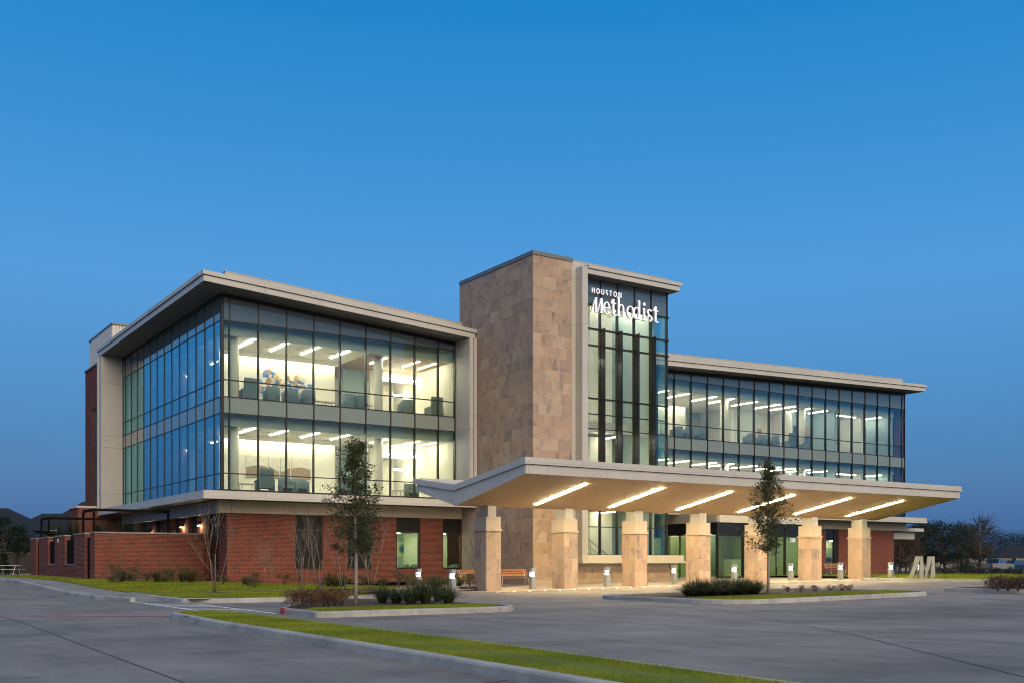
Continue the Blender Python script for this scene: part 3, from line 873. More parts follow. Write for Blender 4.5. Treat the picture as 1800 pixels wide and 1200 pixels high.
B('base_course', 'stone_trim', tw, TX0 - .03, TX1, TY0 - .03, TY0 + .05, -.3, .34)
B('coping', 'coping_metal', tw, TX0 - .04, TX1 + .02, TY0 - .04, TY1, TZ, TZ + .20)

# --- glazed stair tower beside it
GX0, GX1, GY, GF = 35.7, 42.33, 46.6, 45.75
ZT = [1.72, 3.3, 4.98, 8.86, 9.69, 10.55, 13.53, 14.44, 15.79]
KT = ['vision_glass'] * 3 + ['spandrel_glass'] + ['vision_glass'] * 4 + ['spandrel_sky_tint']
KT[3] = 'vision_glass'
TXM = [35.72, 37.27, 38.53, 39.80, 41.07, 42.33]
cw, bx = curtain('x', GY, TXM, lambda a: 17.3, ZT, KT, .07)
for x in TXM[1:5]:
    B('fin', 'fin', cw, x - .02, x + .02, GY - .46, GY - .08, 4.9, 14.5)
for z in ZT[5:]: B('sunshade', 'mullion', cw, GX0, GX1 + .06, GY - .16, GY - .03, z - .04, z + .04)
# east return of the glass
for y0, y1 in ((46.64, 48.4), (48.42, 50.2), (50.22, 52.0)):
    for z0, z1 in zip(ZT, ZT[1:] + [17.3]): B('pane', 'vision_glass', cw, 42.30, 42.324, y0, y1, z0 + .02, z1 - .02)
    B('mullion', 'mullion', cw, 42.28, 42.38, y1 - .03, y1 + .03, 1.7, 17.3)
# frame: leg, roof, sill
fr = part_empty('tower_frame', bld)
for z0, z1 in ((1.24, 4.95), (4.96, 9.7), (9.71, 14.45), (14.46, 17.0), (17.01, 17.62)):
    B('frame_leg', 'panel', fr, 35.33, 35.72, GF, GY + .3, z0, z1)
    B('recess_panel', 'panel', fr, 34.0, 35.33, 46.35, 46.5, z0, z1)
B('frame_roof', 'soffit_panel', fr, 35.72, 42.6, GF + .02, 52.4, 17.28, 17.6)
for i in range(3):
    a = 35.72 + i * 2.3; b = min(a + 2.29, 42.62)
    B('fascia_panel', 'panel', fr, a + .005, b - .005, GF - .015, GF + .02, 17.26, 17.52)
    B('coping_panel', 'panel', fr, a + .005, b - .005 + (.1 if i == 2 else 0), GF - .09, GF + .4, 17.555, 17.75)
B('fascia_panel', 'panel', fr, 42.6, 42.63, GF + .02, 52.4, 17.26, 17.52); B('coping_panel', 'panel', fr, 42.4, 42.72, GF + .42, 52.4, 17.555, 17.75)
B('fascia_reveal', 'mullion', fr, 35.72, 42.6, GF + .0, GF + .03, 17.51, 17.56)
for i in range(4): B('parapet_panel', 'panel', fr, 34.02 + i * 2.05, 34.02 + (i + 1) * 2.05 - .012, 46.5, 46.56, 17.6, 18.08)
B('parapet_cap', 'panel', fr, 34.0, 42.24, 46.48, 46.8, 18.08, 18.11)
B('frame_sill', 'cream_panel', fr, 35.33, 42.9, GF, GY + .2, 1.36, 1.70); B('sill_lip', 'cream_panel', fr, 35.33, 43.05, GF - .06, GY + .2, 1.24, 1.355)
B('recess_band', 'panel_beam', fr, 34.0, 42.35, 46.45, 46.7, .95, 1.24)
st2 = part_empty('stone_base', bld)
B('base_core', 'stone_mortar', st2, 34.0, 42.4, 46.5, 46.8, -.4, .95)
for a, b, z0, z1 in courses(34.0, 42.5, .34, .93, .7, 1.1): B('stone', 'stone', st2, a + .006, b - .006, 46.46, 46.52, z0 + .006, z1 - .006, .012)
B('base_course', 'stone_trim', st2, 34.0, 42.5, 46.42, 46.52, -.3, .335)

# --- entrance vestibule and the ground floor beyond
vb = part_empty('entrance_vestibule', bld)
VX0, VX1, VY = 47.0, 54.7, 47.0
for i in range(3): B('band_panel', 'cream_panel', vb, VX0 + i * 2.567 + .006, VX0 + (i + 1) * 2.567 - .006, VY - .1, VY + .05, 3.80, 4.43)
B('band_panel', 'panel_beam', vb, VX0 - .1, VX0 + .05, VY + .05, 52.1, 3.80, 4.43); B('band_panel', 'panel_beam', vb, VX1 - .05, VX1 + .1, VY + .05, 52.1, 3.80, 4.43)
B('band_roof', 'soffit_panel', vb, VX0 + .05, VX1 - .05, VY + .06, 52.1, 3.9, 4.42)
vx = [46.95, 49.2, 51.45, 53.1, 54.75]
for a, b in zip(vx, vx[1:]):
    B('pane', 'door_glass', vb, a, b, VY + .03, VY + .054, .35, 2.95); B('pane', 'black_glass', vb, a, b, VY + .03, VY + .054, 3.03, 3.8)
for a in vx: B('mullion', 'mullion', vb, a - .05, a + .05, VY - .03, VY + .13, .2, 3.82)
B('transom', 'mullion', vb, vx[0], vx[-1], VY - .02, VY + .12, 2.94, 3.04); B('threshold', 'mullion', vb, vx[0], vx[-1], VY - .02, VY + .12, .2, .40)
for a in (51.5, 52.27): B('door_stile', 'mullion', vb, a, a + .06, VY - .0, VY + .1, .4, 2.95)
B('door_handle', 'steel_brushed', vb, 52.20, 52.24, VY - .09, VY - .05, 1.0, 1.9)
for y0, y1 in ((47.1, 49.6), (49.65, 52.0)):
    B('pane', 'door_glass', vb, VX0 - .01, VX0 + .014, y0, y1, .35, 2.95); B('pane', 'black_glass', vb, VX0 - .01, VX0 + .014, y0, y1, 3.03, 3.8)
    B('mullion', 'mullion', vb, VX0 - .05, VX0 + .07, y1, y1 + .08, .2, 3.8)
# recessed glazing between tower and vestibule
for a, b in ((42.4, 43.9), (43.95, 45.45), (45.5, 46.95)):
    B('pane', 'door_glass', vb, a, b, 52.1, 52.124, .3, 2.9); B('pane', 'black_glass', vb, a, b, 52.1, 52.124, 2.98, 4.4); B('mullion', 'mullion', vb, b - .03, b + .05, 52.0, 52.2, .2, 4.4)
B('transom', 'mullion', vb, 42.4, 46.95, 52.05, 52.2, 2.88, 3.0)
# brick to the east with one window
wx0, wx1 = onY(1452, 52.15)[0], onY(1474, 52.15)[0]; ex = onY(1571, 52.15)[0]
brick_wall(54.8, wx0, 52.15, 52.45, -.2, 3.82); brick_wall(wx1, ex, 52.15, 52.45, -.2, 3.82); brick_wall(wx0, wx1, 52.152, 52.45, -.2, 1.0)
w = part_empty('window', bld)
B('frame', 'mullion', w, wx0, wx0 + .07, 52.2, 52.36, 1.0, 3.8); B('frame', 'mullion', w, wx1 - .45, wx1, 52.2, 52.36, 1.0, 3.8); B('frame', 'mullion', w, wx0, wx1, 52.2, 52.36, 1.0, 1.08); B('frame', 'mullion', w, wx0, wx1, 52.2, 52.36, 2.95, 3.05)
B('pane', 'door_glass', w, wx0 + .07, wx1 - .45, 52.26, 52.284, 1.08, 2.95); B('pane', 'black_glass', w, wx0 + .07, wx1 - .45, 52.26, 52.284, 3.05, 3.8)
band(54.8, 72.9, 52.0, 3.80, 4.42, 3.048, 57.0)
B('band_core', 'soffit_panel', bld, 42.5, 72.85, 52.3, 65, 3.95, 4.42)
brick_wall(ex - .3, ex - .002, 52.45, 66, -.2, 3.82)
B('side_canopy', 'panel', bld, ex + .02, 75.0, 52.7, 54.6, 3.18, 3.70)
B('side_canopy', 'panel', bld, 72.92, 75.3, 52.05, 54.8, 3.80, 4.05)

# ------------------------------------------------------------------ interiors
def room_floor(x0, x1, y0, y1, z): B('floor', 'pale_floor', bld, x0, x1, y0, y1, z - .3, z)
def wall(m_, *a): return B('interior_wall', m_, bld, *a)
def bar(x, y0, y1, z, w=.11, m_='light_bar', xx=None):
    if xx: return B('ceiling_light', m_, bld, x, xx, y0, y0 + w, z - .05, z - .01)
    return B('ceiling_light', m_, bld, x - w / 2, x + w / 2, y0, y1, z - .05, z - .01)
def colm(x, y, z0, z1, r=.26):
    mb = MB(); mb.tube([(x, y, z0), (x, y, z1)], r, 20); return mb.build('interior_column', 'wall_white', bld, smooth=True)
for f, c, h in ((4.98, 8.35, 8.84), (9.69, 13.0, 13.5)):
    # west wing
    room_floor(17.4, 31.3, 52.3, 72.0, f)
    B('ceiling', 'ceiling_white', bld, 17.5, 26.0, 52.95, 72.0, c, c + .06); B('ceiling', 'ceiling_wood' if f > 8 else 'ceiling_white', bld, 26.0, 31.3, 52.95, 66, c, c + .06)
    wall('bulkhead', 17.6, 31.3, 52.85, 52.93, c - .02, h + .42)
    wall('bulkhead', 17.86, 17.94, 52.95, 72, c - .02, h + .42)
    wall('wall_white', 18.7, 25.6, 57.0, 57.2, f, c)
    wall('wall_white', 25.5, 25.7, 57.2, 61.5, f, c); wall('wall_grey', 25.7, 31.3, 61.3, 61.5, f, c)
    wall('wall_teal', 26.6, 28.2, 58.0, 58.2, f, c); wall('wall_white', 28.2, 29.8, 57.6, 57.8, f, c)
    wall('wall_white', 31.2, 31.35, 52.5, 61.5, f, c)
    wall('wall_teal', 21.2, 21.4, 57.2, 72, f, c)
    for y in (59.5, 64.0, 68.5): wall('wall_white', 20.0, 21.2, y, y + .15, f, c)
    colm(18.35, 53.55, f, c); colm(26.9, 53.9, f, c); colm(18.35, 60.5, f, c); colm(18.35, 67.0, f, c)
    for k in range(4): bar(19.3 + 1.8 * k, 53.05, 55.5, c)
    for x in (27.3, 29.4, 30.5): bar(x, 53.6, 55.7, c)
    B('ceiling_light', 'light_wash', bld, 18.8, 25.5, 56.72, 56.86, c - .09, c - .03)  # added strip without a known fixture, brightens the back wall
    wall('wall_white', 18.7, 25.6, 56.45, 56.66, c - .24, c)
    B('ceiling_light', 'light_wash', bld, 28.6, 31.1, 57.0, 57.12, c - .55, c - .48); B('ceiling_light', 'light_wash', bld, 28.6, 31.1, 58.4, 58.52, c - 1.3, c - 1.2)
    wall('wall_grey', 28.6, 31.2, 57.15, 57.3, c - .7, c)
    for y in (60, 65, 69.5): bar(19.6, y, y + 1.2, c, .08)
    for k in range(5): B('air_vent', 'table_white', bld, 18.6 + k * 1.8, 19.1 + k * 1.8, 54.3, 54.6, c - .012, c - .002)
    # east wing
    room_floor(42.5, 72.5, 52.3, 65.8, f)
    B('ceiling', 'ceiling_white', bld, 42.5, 72.5, 52.95, 65.9, c, c + .06)
    wall('bulkhead', 42.5, 72.5, 52.85, 52.93, c - .02, h + .42); wall('wall_teal', 72.3, 72.5, 52.95, 57.3, f, c)
    wall('wall_white', 42.5, 54.2, 57.6, 57.8, f, c); wall('wall_white', 54.0, 54.2, 57.8, 60, f, c)
    wall('wall_grey', 54.2, 58.0, 60.0, 60.2, f, c); wall('wall_white', 58.0, 58.2, 56.6, 60.2, f, c); wall('wall_grey', 58.2, 60.8, 56.6, 56.75, f, c)
    wall('wall_white', 60.8, 63.4, 57.6, 57.75, f, c); wall('wall_white', 63.4, 63.6, 55.6, 57.75, f, c); wall('wall_teal', 63.6, 66.2, 55.6, 55.75, f, c)
    wall('wall_teal', 66.2, 66.4, 53.6, 55.75, f, c); wall('wall_grey', 66.4, 72.5, 57.2, 57.35, f, c)
    wall('wall_white', 70.4, 70.9, 54.4, 57.2, f, c)
    colm(54.6, 54.0, f, c, .3); colm(62.8, 54.0, f, c, .3); colm(46.4, 54.0, f, c, .3)
    for k, x in enumerate((44.2, 46.3, 48.4, 50.5, 53.0, 54.7, 57.1, 59.5, 61.2, 63.1)): bar(x, 53.2, 55.7 if x < 64 else 54.6, c, .10)
    bar(66.9, 54.6, 0, c, .09, 'light_bar', 70.0); bar(65.0, 53.4, 55.2, c, .09); bar(71.6, 53.4, 56.4, c, .09); bar(68.4, 55.4, 56.8, c, .09)  # shorter bars added to brighten the dark end rooms
    B('ceiling_light', 'light_wash', bld, 42.8, 54.0, 57.3, 57.42, c - .09, c - .03); wall('wall_white', 42.5, 54.0, 57.1, 57.26, c - .22, c)  # same added strip, brightening the east wing back wall
    # doors
    wall('door_wood', 61.4, 62.3, 57.55, 57.6, f, f + 2.15); wall('door_wood', 64.6, 65.6, 55.54, 55.6, f, f + 2.3); wall('wall_dark', 63.75, 64.45, 55.54, 55.6, f, f + 2.3)
    # framed pictures
    for x in (49.6, 51.7):
        wall('chair_wood', x, x + 1.3, 57.54, 57.6, f + 1.0, f + 1.8); wall('art_white', x + .05, x + 1.25, 57.52, 57.54, f + 1.05, f + 1.75)
# stair tower interior
for z0, z1 in ((.3, 4.35), (4.95, 8.85), (9.45, 17.2)):
    B('interior_wall', 'wall_white', bld, 34.1, 37.1, 50.9, 51.1, z0, z1); B('interior_wall', 'wall_teal', bld, 37.1, 38.9, 50.2, 50.4, z0, z1)
    B('interior_wall', 'wall_white', bld, 38.9, 40.6, 49.6, 49.8, z0, z1); B('interior_wall', 'wall_teal', bld, 40.6, 42.2, 50.6, 50.8, z0, z1)
B('interior_wall', 'wall_white', bld, 34.05, 34.2, 46.9, 51.6, .3, 17.2); B('interior_wall', 'bulkhead', bld, 41.95, 42.15, 47.5, 50.6, .3, 17.2)
room_floor(34.2, 42.2, 47.6, 51.6, 9.4); room_floor(34.2, 42.2, 47.6, 51.6, 4.9); B('floor', 'plaza_concrete', bld, 34.2, 60.0, 46.9, 66, -.1, .30)
B('ceiling', 'ceiling_white', bld, 34.2, 42.2, 46.9, 51.6, 16.9, 17.0)
for z in (8.9, 4.4): B('interior_wall', 'wall_white', bld, 34.2, 42.2, 47.5, 47.58, z - .05, z + .55)
for x, y0, y1, z in ((36.6, 47.3, 49.0, 13.0), (39.2, 47.0, 49.4, 16.85), (36.9, 47.8, 50.5, 8.75), (39.6, 47.7, 49.4, 8.75), (36.8, 48, 50.8, 4.3), (39.4, 47.8, 49.5, 4.3), (41.4, 47.2, 50.4, 16.85), (35.4, 47.4, 50.5, 16.85)):
    bar(x, y0, y1, z, .16)
# stair flight with handrail seen through the low window
mb = MB()
for k in range(14): mb.box(36.0 + k * .28, 36.34 + k * .28, 48.6, 50.0, 2.9 - k * .18 - .2, 2.9 - k * .18)
mb.build('stair', 'table_white', bld)
mb = MB(); mb.tube([(36.0, 48.55, 3.9), (39.9, 48.55, 1.4)], .03, 8); mb.tube([(36.0, 48.55, 3.5), (39.9, 48.55, 1.0)], .02, 8)
for k in range(5): mb.tube([(36.3 + k * .9, 48.55, 2.8 - k * .577), (36.3 + k * .9, 48.55, 3.7 - k * .577)], .015, 6)
mb.build('stair_rail', 'steel_brushed', bld)
# lobby behind the entrance
wall('wall_green', 47.2, 49.3, 50.6, 50.8, .3, 3.85); wall('wall_teal', 53.3, 54.5, 50.4, 50.6, .3, 3.85); bar(47.3, 48.6, 0, 3.8, .12, 'light_bar', 49.2); bar(50.2, 48.2, 0, 3.8, .12, 'light_bar', 54.2); wall('wall_white', 42.4, 47.1, 56.0, 56.2, .3, 3.9); wall('wall_green', 49.4, 51.2, 54.0, 54.2, .3, 3.9)  # vestibule light bars added to brighten the entrance glazing
wall('wall_teal', 51.2, 54.6, 54.6, 54.8, .3, 3.9); wall('wall_grey', 53.2, 54.4, 53.2, 53.4, .3, 3.9); wall('table_white', 52.2, 54.2, 51.0, 51.7, .3, 1.5); wall('wall_green', 54.48, 54.6, 47.2, 52.0, .3, 3.85); wall('wall_green', 54.6, 54.72, 52.2, 57.0, .3, 3.85); wall('wall_white', 46.9, 47.05, 52.3, 56.0, .3, 3.85)
B('ceiling', 'ceiling_white', bld, 42.4, 54.7, 52.2, 58, 3.86, 3.92)
B('reception_counter', 'frame_gold', bld, 43.2, 46.4, 54.3, 55.0, .3, 1.4)
bar(43.0, 53.4, 0, 3.84, .10, 'light_bar', 46.8); bar(47.5, 53.0, 0, 3.84, .10, 'light_bar', 51.0); bar(51.5, 53.4, 0, 3.84, .10, 'light_bar', 54.4)
bar(47.4, 49.5, 0, 3.82, .08, 'light_bar', 49.0); bar(52.6, 49.5, 0, 3.82, .08, 'light_bar', 54.4)  # further bars added inside to brighten the vestibule
# exam rooms behind the lit ground floor windows
a, b = WIN[2][0] - .6, 31.3
B('floor', 'pale_floor', bld, 17.9, 31.3, 52.5, 66, -.1, .25); B('ceiling', 'ceiling_white', bld, a, b, 52.5, 56.4, 3.0, 3.06)
wall('wall_teal', a, b, 55.6, 55.75, .2, 3.0); wall('wall_white', a - .1, a, 52.5, 55.7, .2, 3.0); wall('wall_white', (WIN[2][1] + WIN[3][0]) / 2, (WIN[2][1] + WIN[3][0]) / 2 + .1, 52.5, 55.7, .2, 3.0)
wall('wall_white', WIN[3][0] + .9, WIN[3][0] + 1.5, 54.2, 55.6, .2, 3.0)
bar(a + 1.4, 53.4, 55, 2.99, .2); bar(WIN[3][0] + .6, 53.0, 54.2, 2.99, .2)
# room with the gilt-framed seascape
wall('wall_white', wx0 - 1, wx1 + 6, 54.6, 54.75, .3, 3.0); B('ceiling', 'ceiling_white', bld, wx0 - 1, wx1 + 6, 52.5, 54.7, 3.0, 3.05); bar(wx0 + .6, 53.2, 54.2, 2.99, .2); bar(wx0 + 3.0, 53.2, 54.2, 2.99, .2)
wall('wall_dark', wx0 - 1.1, wx0 - 1, 52.5, 54.7, .3, 3.0)

# ================================================================== ENTRANCE CANOPY
can = thing('entrance_canopy', 'butterfly roofed entrance canopy on seven tan stone columns with lit soffit', 'canopy', (37.5, 39.1, 0))
CX0, CX1 = 23.2, 51.9
PF, PV, PB = 33.67, 39.05, 42.5               # front edge, valley, back edge
def prof_fn(p, t): return (t, p[0], p[1])
mb = MB()
mb.prism([(PF + .02, 4.79), (PV, 3.77), (PB - .45, 4.60), (PB - .45, 4.90), (PV, 4.36), (PF + .02, 5.14)], prof_fn, CX0 + .05, CX1 - .05)
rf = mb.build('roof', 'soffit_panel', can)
# white roofing in the trough and coping round the edge
mb = MB(); mb.prism([(PF + .3, 5.20), (PV, 4.45), (PB - .2, 5.00), (PB - .2, 5.04), (PV, 4.50), (PF + .3, 5.25)], prof_fn, CX0 + .2, CX1 - .2); mb.build('roofing', 'screen_metal', rf)
xs = frange(CX0 - .08, CX1 + .08, 3.1)
for a, b in zip(xs, xs[1:]):
    B('coping_panel', 'panel', rf, a + .004, b - .004, PF - .10, PF + .30, 5.14, 5.22); B('coping_panel', 'panel', rf, a + .004, b - .004, PF - .07, PF + .30, 5.228, 5.41)
xs = [CX0, CX0 + .12] + frange(CX0 + 1.1, CX1 - .55, 3.19) + [CX1]
for a, b in zip(xs, xs[1:]): B('fascia_panel', 'panel', rf, a + .005, b - .005, PF - .02, PF + .02, 4.765, 5.115)
B('fascia_reveal', 'mullion', rf, CX0, CX1, PF, PF + .025, 5.11, 5.145)
for s_, X in ((-1, CX0), (1, CX1)):
    t0, t1 = (X - .02, X + .05) if s_ < 0 else (X - .05, X + .02)
    for pl in ([(PF + .022, 4.765), (PV - .8, 3.90), (PV - .8, 4.50), (PF + .022, 5.115)], [(PV - .79, 3.90), (PV, 3.745), (PV + .3, 3.82), (PB, 4.58), (PB, 4.91), (PV, 4.385), (PV - .79, 4.495)]):
        mb = MB(); mb.prism(pl, prof_fn, t0, t1); mb.build('fascia_panel', 'panel', rf)
    mb = MB(); mb.prism([(PF - .095, 5.14), (PV, 4.40), (PB + .25, 4.92), (PB + .25, 5.00), (PV, 4.475), (PF - .095, 5.22)], prof_fn, X - .10 if s_ < 0 else X - .2, X + .2 if s_ < 0 else X + .10); mb.build('coping_panel', 'panel', rf)
    mb = MB(); mb.prism([(PF - .065, 5.228), (PV, 4.483), (PB + .25, 5.008), (PB + .25, 5.17), (PV, 4.65), (PF - .065, 5.41)], prof_fn, X - .07 if s_ < 0 else X - .2, X + .2 if s_ < 0 else X + .07); mb.build('coping_panel', 'panel', rf)
B('coping_panel', 'panel', rf, CX0 + .2, CX1 - .2, PB - .1, PB + .25, 4.92, 5.17)
# soffit planks: grooved boards laid across the canopy
mb = MB(); w = .155
k = 0; x = CX0 + .06
while x + w < CX1 - .05:
    for (ya, za), (yb, zb_) in (((PF + .03, 4.764), (PV - .004, 3.746)), ((PV + .004, 3.746), (PB - .5, 4.57))):
        mb.hexa([(x, ya, za), (x + w - .012, ya, za), (x + w - .012, yb, zb_), (x, yb, zb_), (x, ya, za + .022), (x + w - .012, ya, za + .022), (x + w - .012, yb, zb_ + .022), (x, yb, zb_ + .022)])
    x += w
so = mb.build('soffit', 'soffit_wood', can); so['kind'] = 'stuff'
SL = (4.77 - 3.75) / (PF - PV)
zs = lambda y: 3.745 + SL * (y - PV)
for i in range(6):
    x = 26.95 + 4.267 * i; ya, yb = 34.65, 38.3
    mb = MB(); mb.hexa([(x - .075, ya, zs(ya) - .030), (x + .075, ya, zs(ya) - .030), (x + .075, yb, zs(yb) - .030), (x - .075, yb, zs(yb) - .030),
                        (x - .075, ya, zs(ya) + .02), (x + .075, ya, zs(ya) + .02), (x + .075, yb, zs(yb) + .02), (x - .075, yb, zs(yb) + .02)])
    mb.build('light_strip', 'light_canopy', can)
for i in range(7):     # recessed downlights in the rear slope
    x = 26.9 + 4.267 * i - (.0 if i < 6 else 1.9); y = 41.3; z = 3.75 + (4.57 - 3.746) / (PB - .5 - PV) * (y - PV)
    mb = MB(); mb.tube([(x, y, z - .012), (x, y, z + .03)], .10, 14); mb.build('downlight', 'light_down', can)
rs = random.Random(11)
for i in range(7):
    x0 = 24.57 + 4.267 * i; y0 = 38.7; x1, y1 = x0 + .78, y0 + 1.0
    g = G(x0, y0) - .05
    cp = part_empty('column', can)
    B('shaft_core', 'stone_mortar', cp, x0 + .012, x1 - .012, y0 + .012, y1 - .012, g, 3.30)
    zt = 2.66; zz = [zt]
    while zz[-1] > g + .65: zz.append(zz[-1] - CH)
    zz = zz[::-1]; zz[0] = g
    for r_, (za, zb_) in enumerate(zip(zz, zz[1:])):
        s1 = x0 + rs.choice((.30, .36, .44, .52)); s2 = y0 + rs.choice((.38, .5, .62))
        for (a, b) in ((x0, s1), (s1, x1)): B('stone', 'stone', cp, a + .004, b - .004, y0 + rs.uniform(0, .006), y0 + .05, za + .004, zb_ - .004, .012)
        for (a, b) in ((y0 + .052, s2), (s2, y1)): B('stone', 'stone', cp, x0 + rs.uniform(0, .006), x0 + .05, a + .004, b - .004, za + .004, zb_ - .004, .012)
        B('stone', 'stone', cp, x1 - .05, x1, y0 + .052, y1, za + .004, zb_ - .004, .012)
    B('cap_course', 'stone_trim', cp, x0 - .045, x1 + .045, y0 - .045, y1 + .045, 2.665, 2.745, .02)
    u0, u1, v0, v1 = x0 + .07, x1 - .07, y0 + .07, y1 - .07
    B('stone', 'stone', cp, u0, u0 + .34, v0, v1, 2.75, 3.305, .008); B('stone', 'stone', cp, u0 + .346, u1, v0 + .003, v1, 2.75, 3.305, .008)
    B('column_head', 'panel', cp, x0 + .17, x0 + .385, y0 + .13, y0 + .87, 3.31, 3.86); B('column_head', 'panel', cp, x0 + .392, x0 + .61, y0 + .13, y0 + .87, 3.31, 3.86)

# ================================================================== SIGN ON THE TOWER
def ell(cx, cz, rx, rz, n=28, a0=0, a1=360): return [(cx + rx * math.cos(R(a0 + (a1 - a0) * i / n)), cz + rz * math.sin(R(a0 + (a1 - a0) * i / n))) for i in range(n + (0 if a1 - a0 >= 360 else 1))]
def bowl(cx, cz, rx, rz, ix, iz, a0=0, a1=360, n=30):
    o = ell(cx, cz, rx, rz, n, a0, a1); i = ell(cx, cz, ix, iz, n, a0, a1)
    return ('ring', o, i, a1 - a0 >= 360)
def rect(x0, z0, x1, z1, sk=0.0): return ('poly', [(x0, z0), (x1, z0), (x1 + sk, z1), (x0 + sk, z1)])
def poly(*p): return ('poly', list(p))
def add_glyph(mb, shapes, ox, oz, sc, y0, dep):
    for k, sh in enumerate(shapes):
        e = .0012 * k
        f = lambda p, t: (ox + p[0] * sc, t, oz + p[1] * sc)
        if sh[0] == 'poly':
            k0 = len(mb.mi); mb.cur = 1; mb.prism(sh[1][::-1], f, y0 - e, y0 + dep); mb.mi[k0] = 0; mb.mi[k0 + 1] = 2; mb.cur = 0
        else:
            _, o, i, full = sh; n = len(o)
            vs = [f(p, y0 - e) for p in o] + [f(p, y0 - e) for p in i] + [f(p, y0 + dep) for p in o] + [f(p, y0 + dep) for p in i]
            fs = []; m = n if full else n - 1
            for q in range(m):
                w = (q + 1) % n
                fs += [(q, n + q, n + w, w)[::-1], (q, w, 2 * n + w, 2 * n + q), (n + q, 3 * n + q, 3 * n + w, n + w), (2 * n + q, 2 * n + w, 3 * n + w, 3 * n + q)]
            if not full: fs += [(0, 2 * n, 3 * n, n), (n - 1, 2 * n - 1, 4 * n - 1, 3 * n - 1)]
            k0 = len(mb.mi); mb.cur = 1; mb.add(vs, fs); mb.cur = 0
            for q in range(m): mb.mi[k0 + 4 * q] = 0; mb.mi[k0 + 4 * q + 3] = 2
sign = thing('lit_sign', 'white illuminated two line lettering on the glass stair tower', 'sign', (39.1, GY - .3, 15.4))
# HOUSTON, spaced sans capitals (unit: cap height)
t = .17
SANS = {'H': (.72, [rect(0, 0, t, 1), rect(.55, 0, .72, 1), rect(t, .43, .55, .58)]),
        'O': (.86, [bowl(.43, .5, .43, .52, .26, .36)]),
        'U': (.70, [rect(0, .32, t, 1), rect(.53, .32, .70, 1), bowl(.35, .34, .35, .36, .18, .20, 180, 360)]),
        'S': (.56, [bowl(.28, .735, .27, .275, .12, .125, 20, 270), bowl(.28, .265, .28, .275, .12, .125, -90, 160)]),
        'T': (.64, [rect(.235, 0, .405, .86), rect(0, .85, .64, 1)]),
        'N': (.74, [rect(0, 0, t, 1), rect(.57, 0, .74, 1), poly((.02, 1), (.20, 1), (.72, 0), (.54, 0))])}
SY = GY - .34
x = 36.40
for ch in 'HOUSTON':
    w, sh = SANS[ch]; mb = MB(); add_glyph(mb, sh, x, 16.40, .30, SY, .09); mb.build('letter', ['sign_white', 'letter_side', 'letter_back'], sign)
    x += w * .30 + .105
# Methodist, roman with a slanted M
sw = .15
def serif(cx, z, w=.30, h=.05, up=1): return poly((cx - w / 2, z), (cx + w / 2, z), (cx + w / 2, z + h * up), (cx - w / 2, z + h * up)) if up > 0 else poly((cx - w / 2, z - h), (cx + w / 2, z - h), (cx + w / 2, z), (cx - w / 2, z))
ROM = {
 'M': (1.22, [poly((.02, 0), (.10, 0), (.53, 1.16), (.44, 1.16)), poly((.40, 1.16), (.60, 1.16), (.62, .0), (.44, .0)), poly((.62, .0), (.68, 0), (1.06, 1.16), (.98, 1.16)),
              poly((.92, 1.16), (1.14, 1.16), (1.20, 0), (.98, 0)), serif(.07, 0, .26), serif(1.09, 0, .34)]),
 'e': (.72, [bowl(.36, .48, .36, .50, .19, .42, 0, 322), rect(.16, .46, .70, .55)]),
 't': (.50, [rect(.13, .12, .13 + sw + .04, 1.28), rect(-.02, .90, .50, .985), bowl(.37, .17, .24, .18, .10, .11, 180, 330), poly((-.02, .98), (.13, .98), (.13, 1.28))]),
 'h': (.90, [rect(.10, 0, .10 + sw + .03, 1.52), poly((-.02, 1.47), (.12, 1.38), (.12, 1.52)), bowl(.45, .62, .30, .37, .14, .28, 0, 165), rect(.58, 0, .75, .64), serif(.19, 0, .40), serif(.67, 0, .36)]),
 'o': (.80, [bowl(.40, .48, .40, .50, .23, .43)]),
 'd': (.86, [bowl(.37, .48, .37, .50, .20, .43), rect(.56, 0, .56 + sw + .03, 1.52), poly((.44, 1.47), (.58, 1.38), (.58, 1.52)), serif(.74, 0, .30)]),
 'i': (.42, [rect(.13, 0, .31, .97), ('poly', ell(.22, 1.30, .13, .13, 20)), serif(.22, 0, .42), poly((.0, .92), (.14, .84), (.14, .97))]),
 's': (.62, [bowl(.30, .735, .27, .255, .11, .165, 25, 265), bowl(.30, .245, .30, .26, .13, .165, -95, 155)]),
}
x = 36.34; SC = .74
for ch, gap in zip('Methodist', (-.06, .03, .03, .03, -.17, .04, .03, .04, .0)):
    w, sh = ROM[ch]; mb = MB(); add_glyph(mb, sh, x, 15.33, SC * .985, SY, .12); mb.build('letter', ['sign_white', 'letter_side', 'letter_back'], sign)
    x += (w + gap + .035) * SC
# stand-off rail behind the letters
mb = MB(); mb.box(36.5, 41.8, SY + .13, SY + .18, 15.7, 15.76); mb.build('mounting_rail', 'mullion', sign)
# street number on the entrance glass
num = thing('house_number', 'white street number 501 on the entrance door glass', 'sign', (52.3, VY - .02, 3.05))
DIG = {'5': (.62, [rect(.02, .84, .58, 1), rect(.02, .5, .18, 1), bowl(.30, .33, .31, .33, .15, .18, -140, 130)]), '0': (.66, [bowl(.33, .5, .33, .5, .17, .35)]), '1': (.40, [rect(.2, 0, .37, 1), poly((.0, .78), (.2, .88), (.2, 1))])}
x = 53.55
for ch in '501':
    w, sh = DIG[ch]; mb = MB(); add_glyph(mb, sh, x, 2.62, .26, VY - .01, .02); mb.build('digit', ['number_glow', 'number_glow', 'number_glow'], num); x += (w + .12) * .26

# ================================================================== FORECOURT FURNITURE
def at(u, v, dz=0.0): x, y, z = gr(u, v, dz); return x, y, z
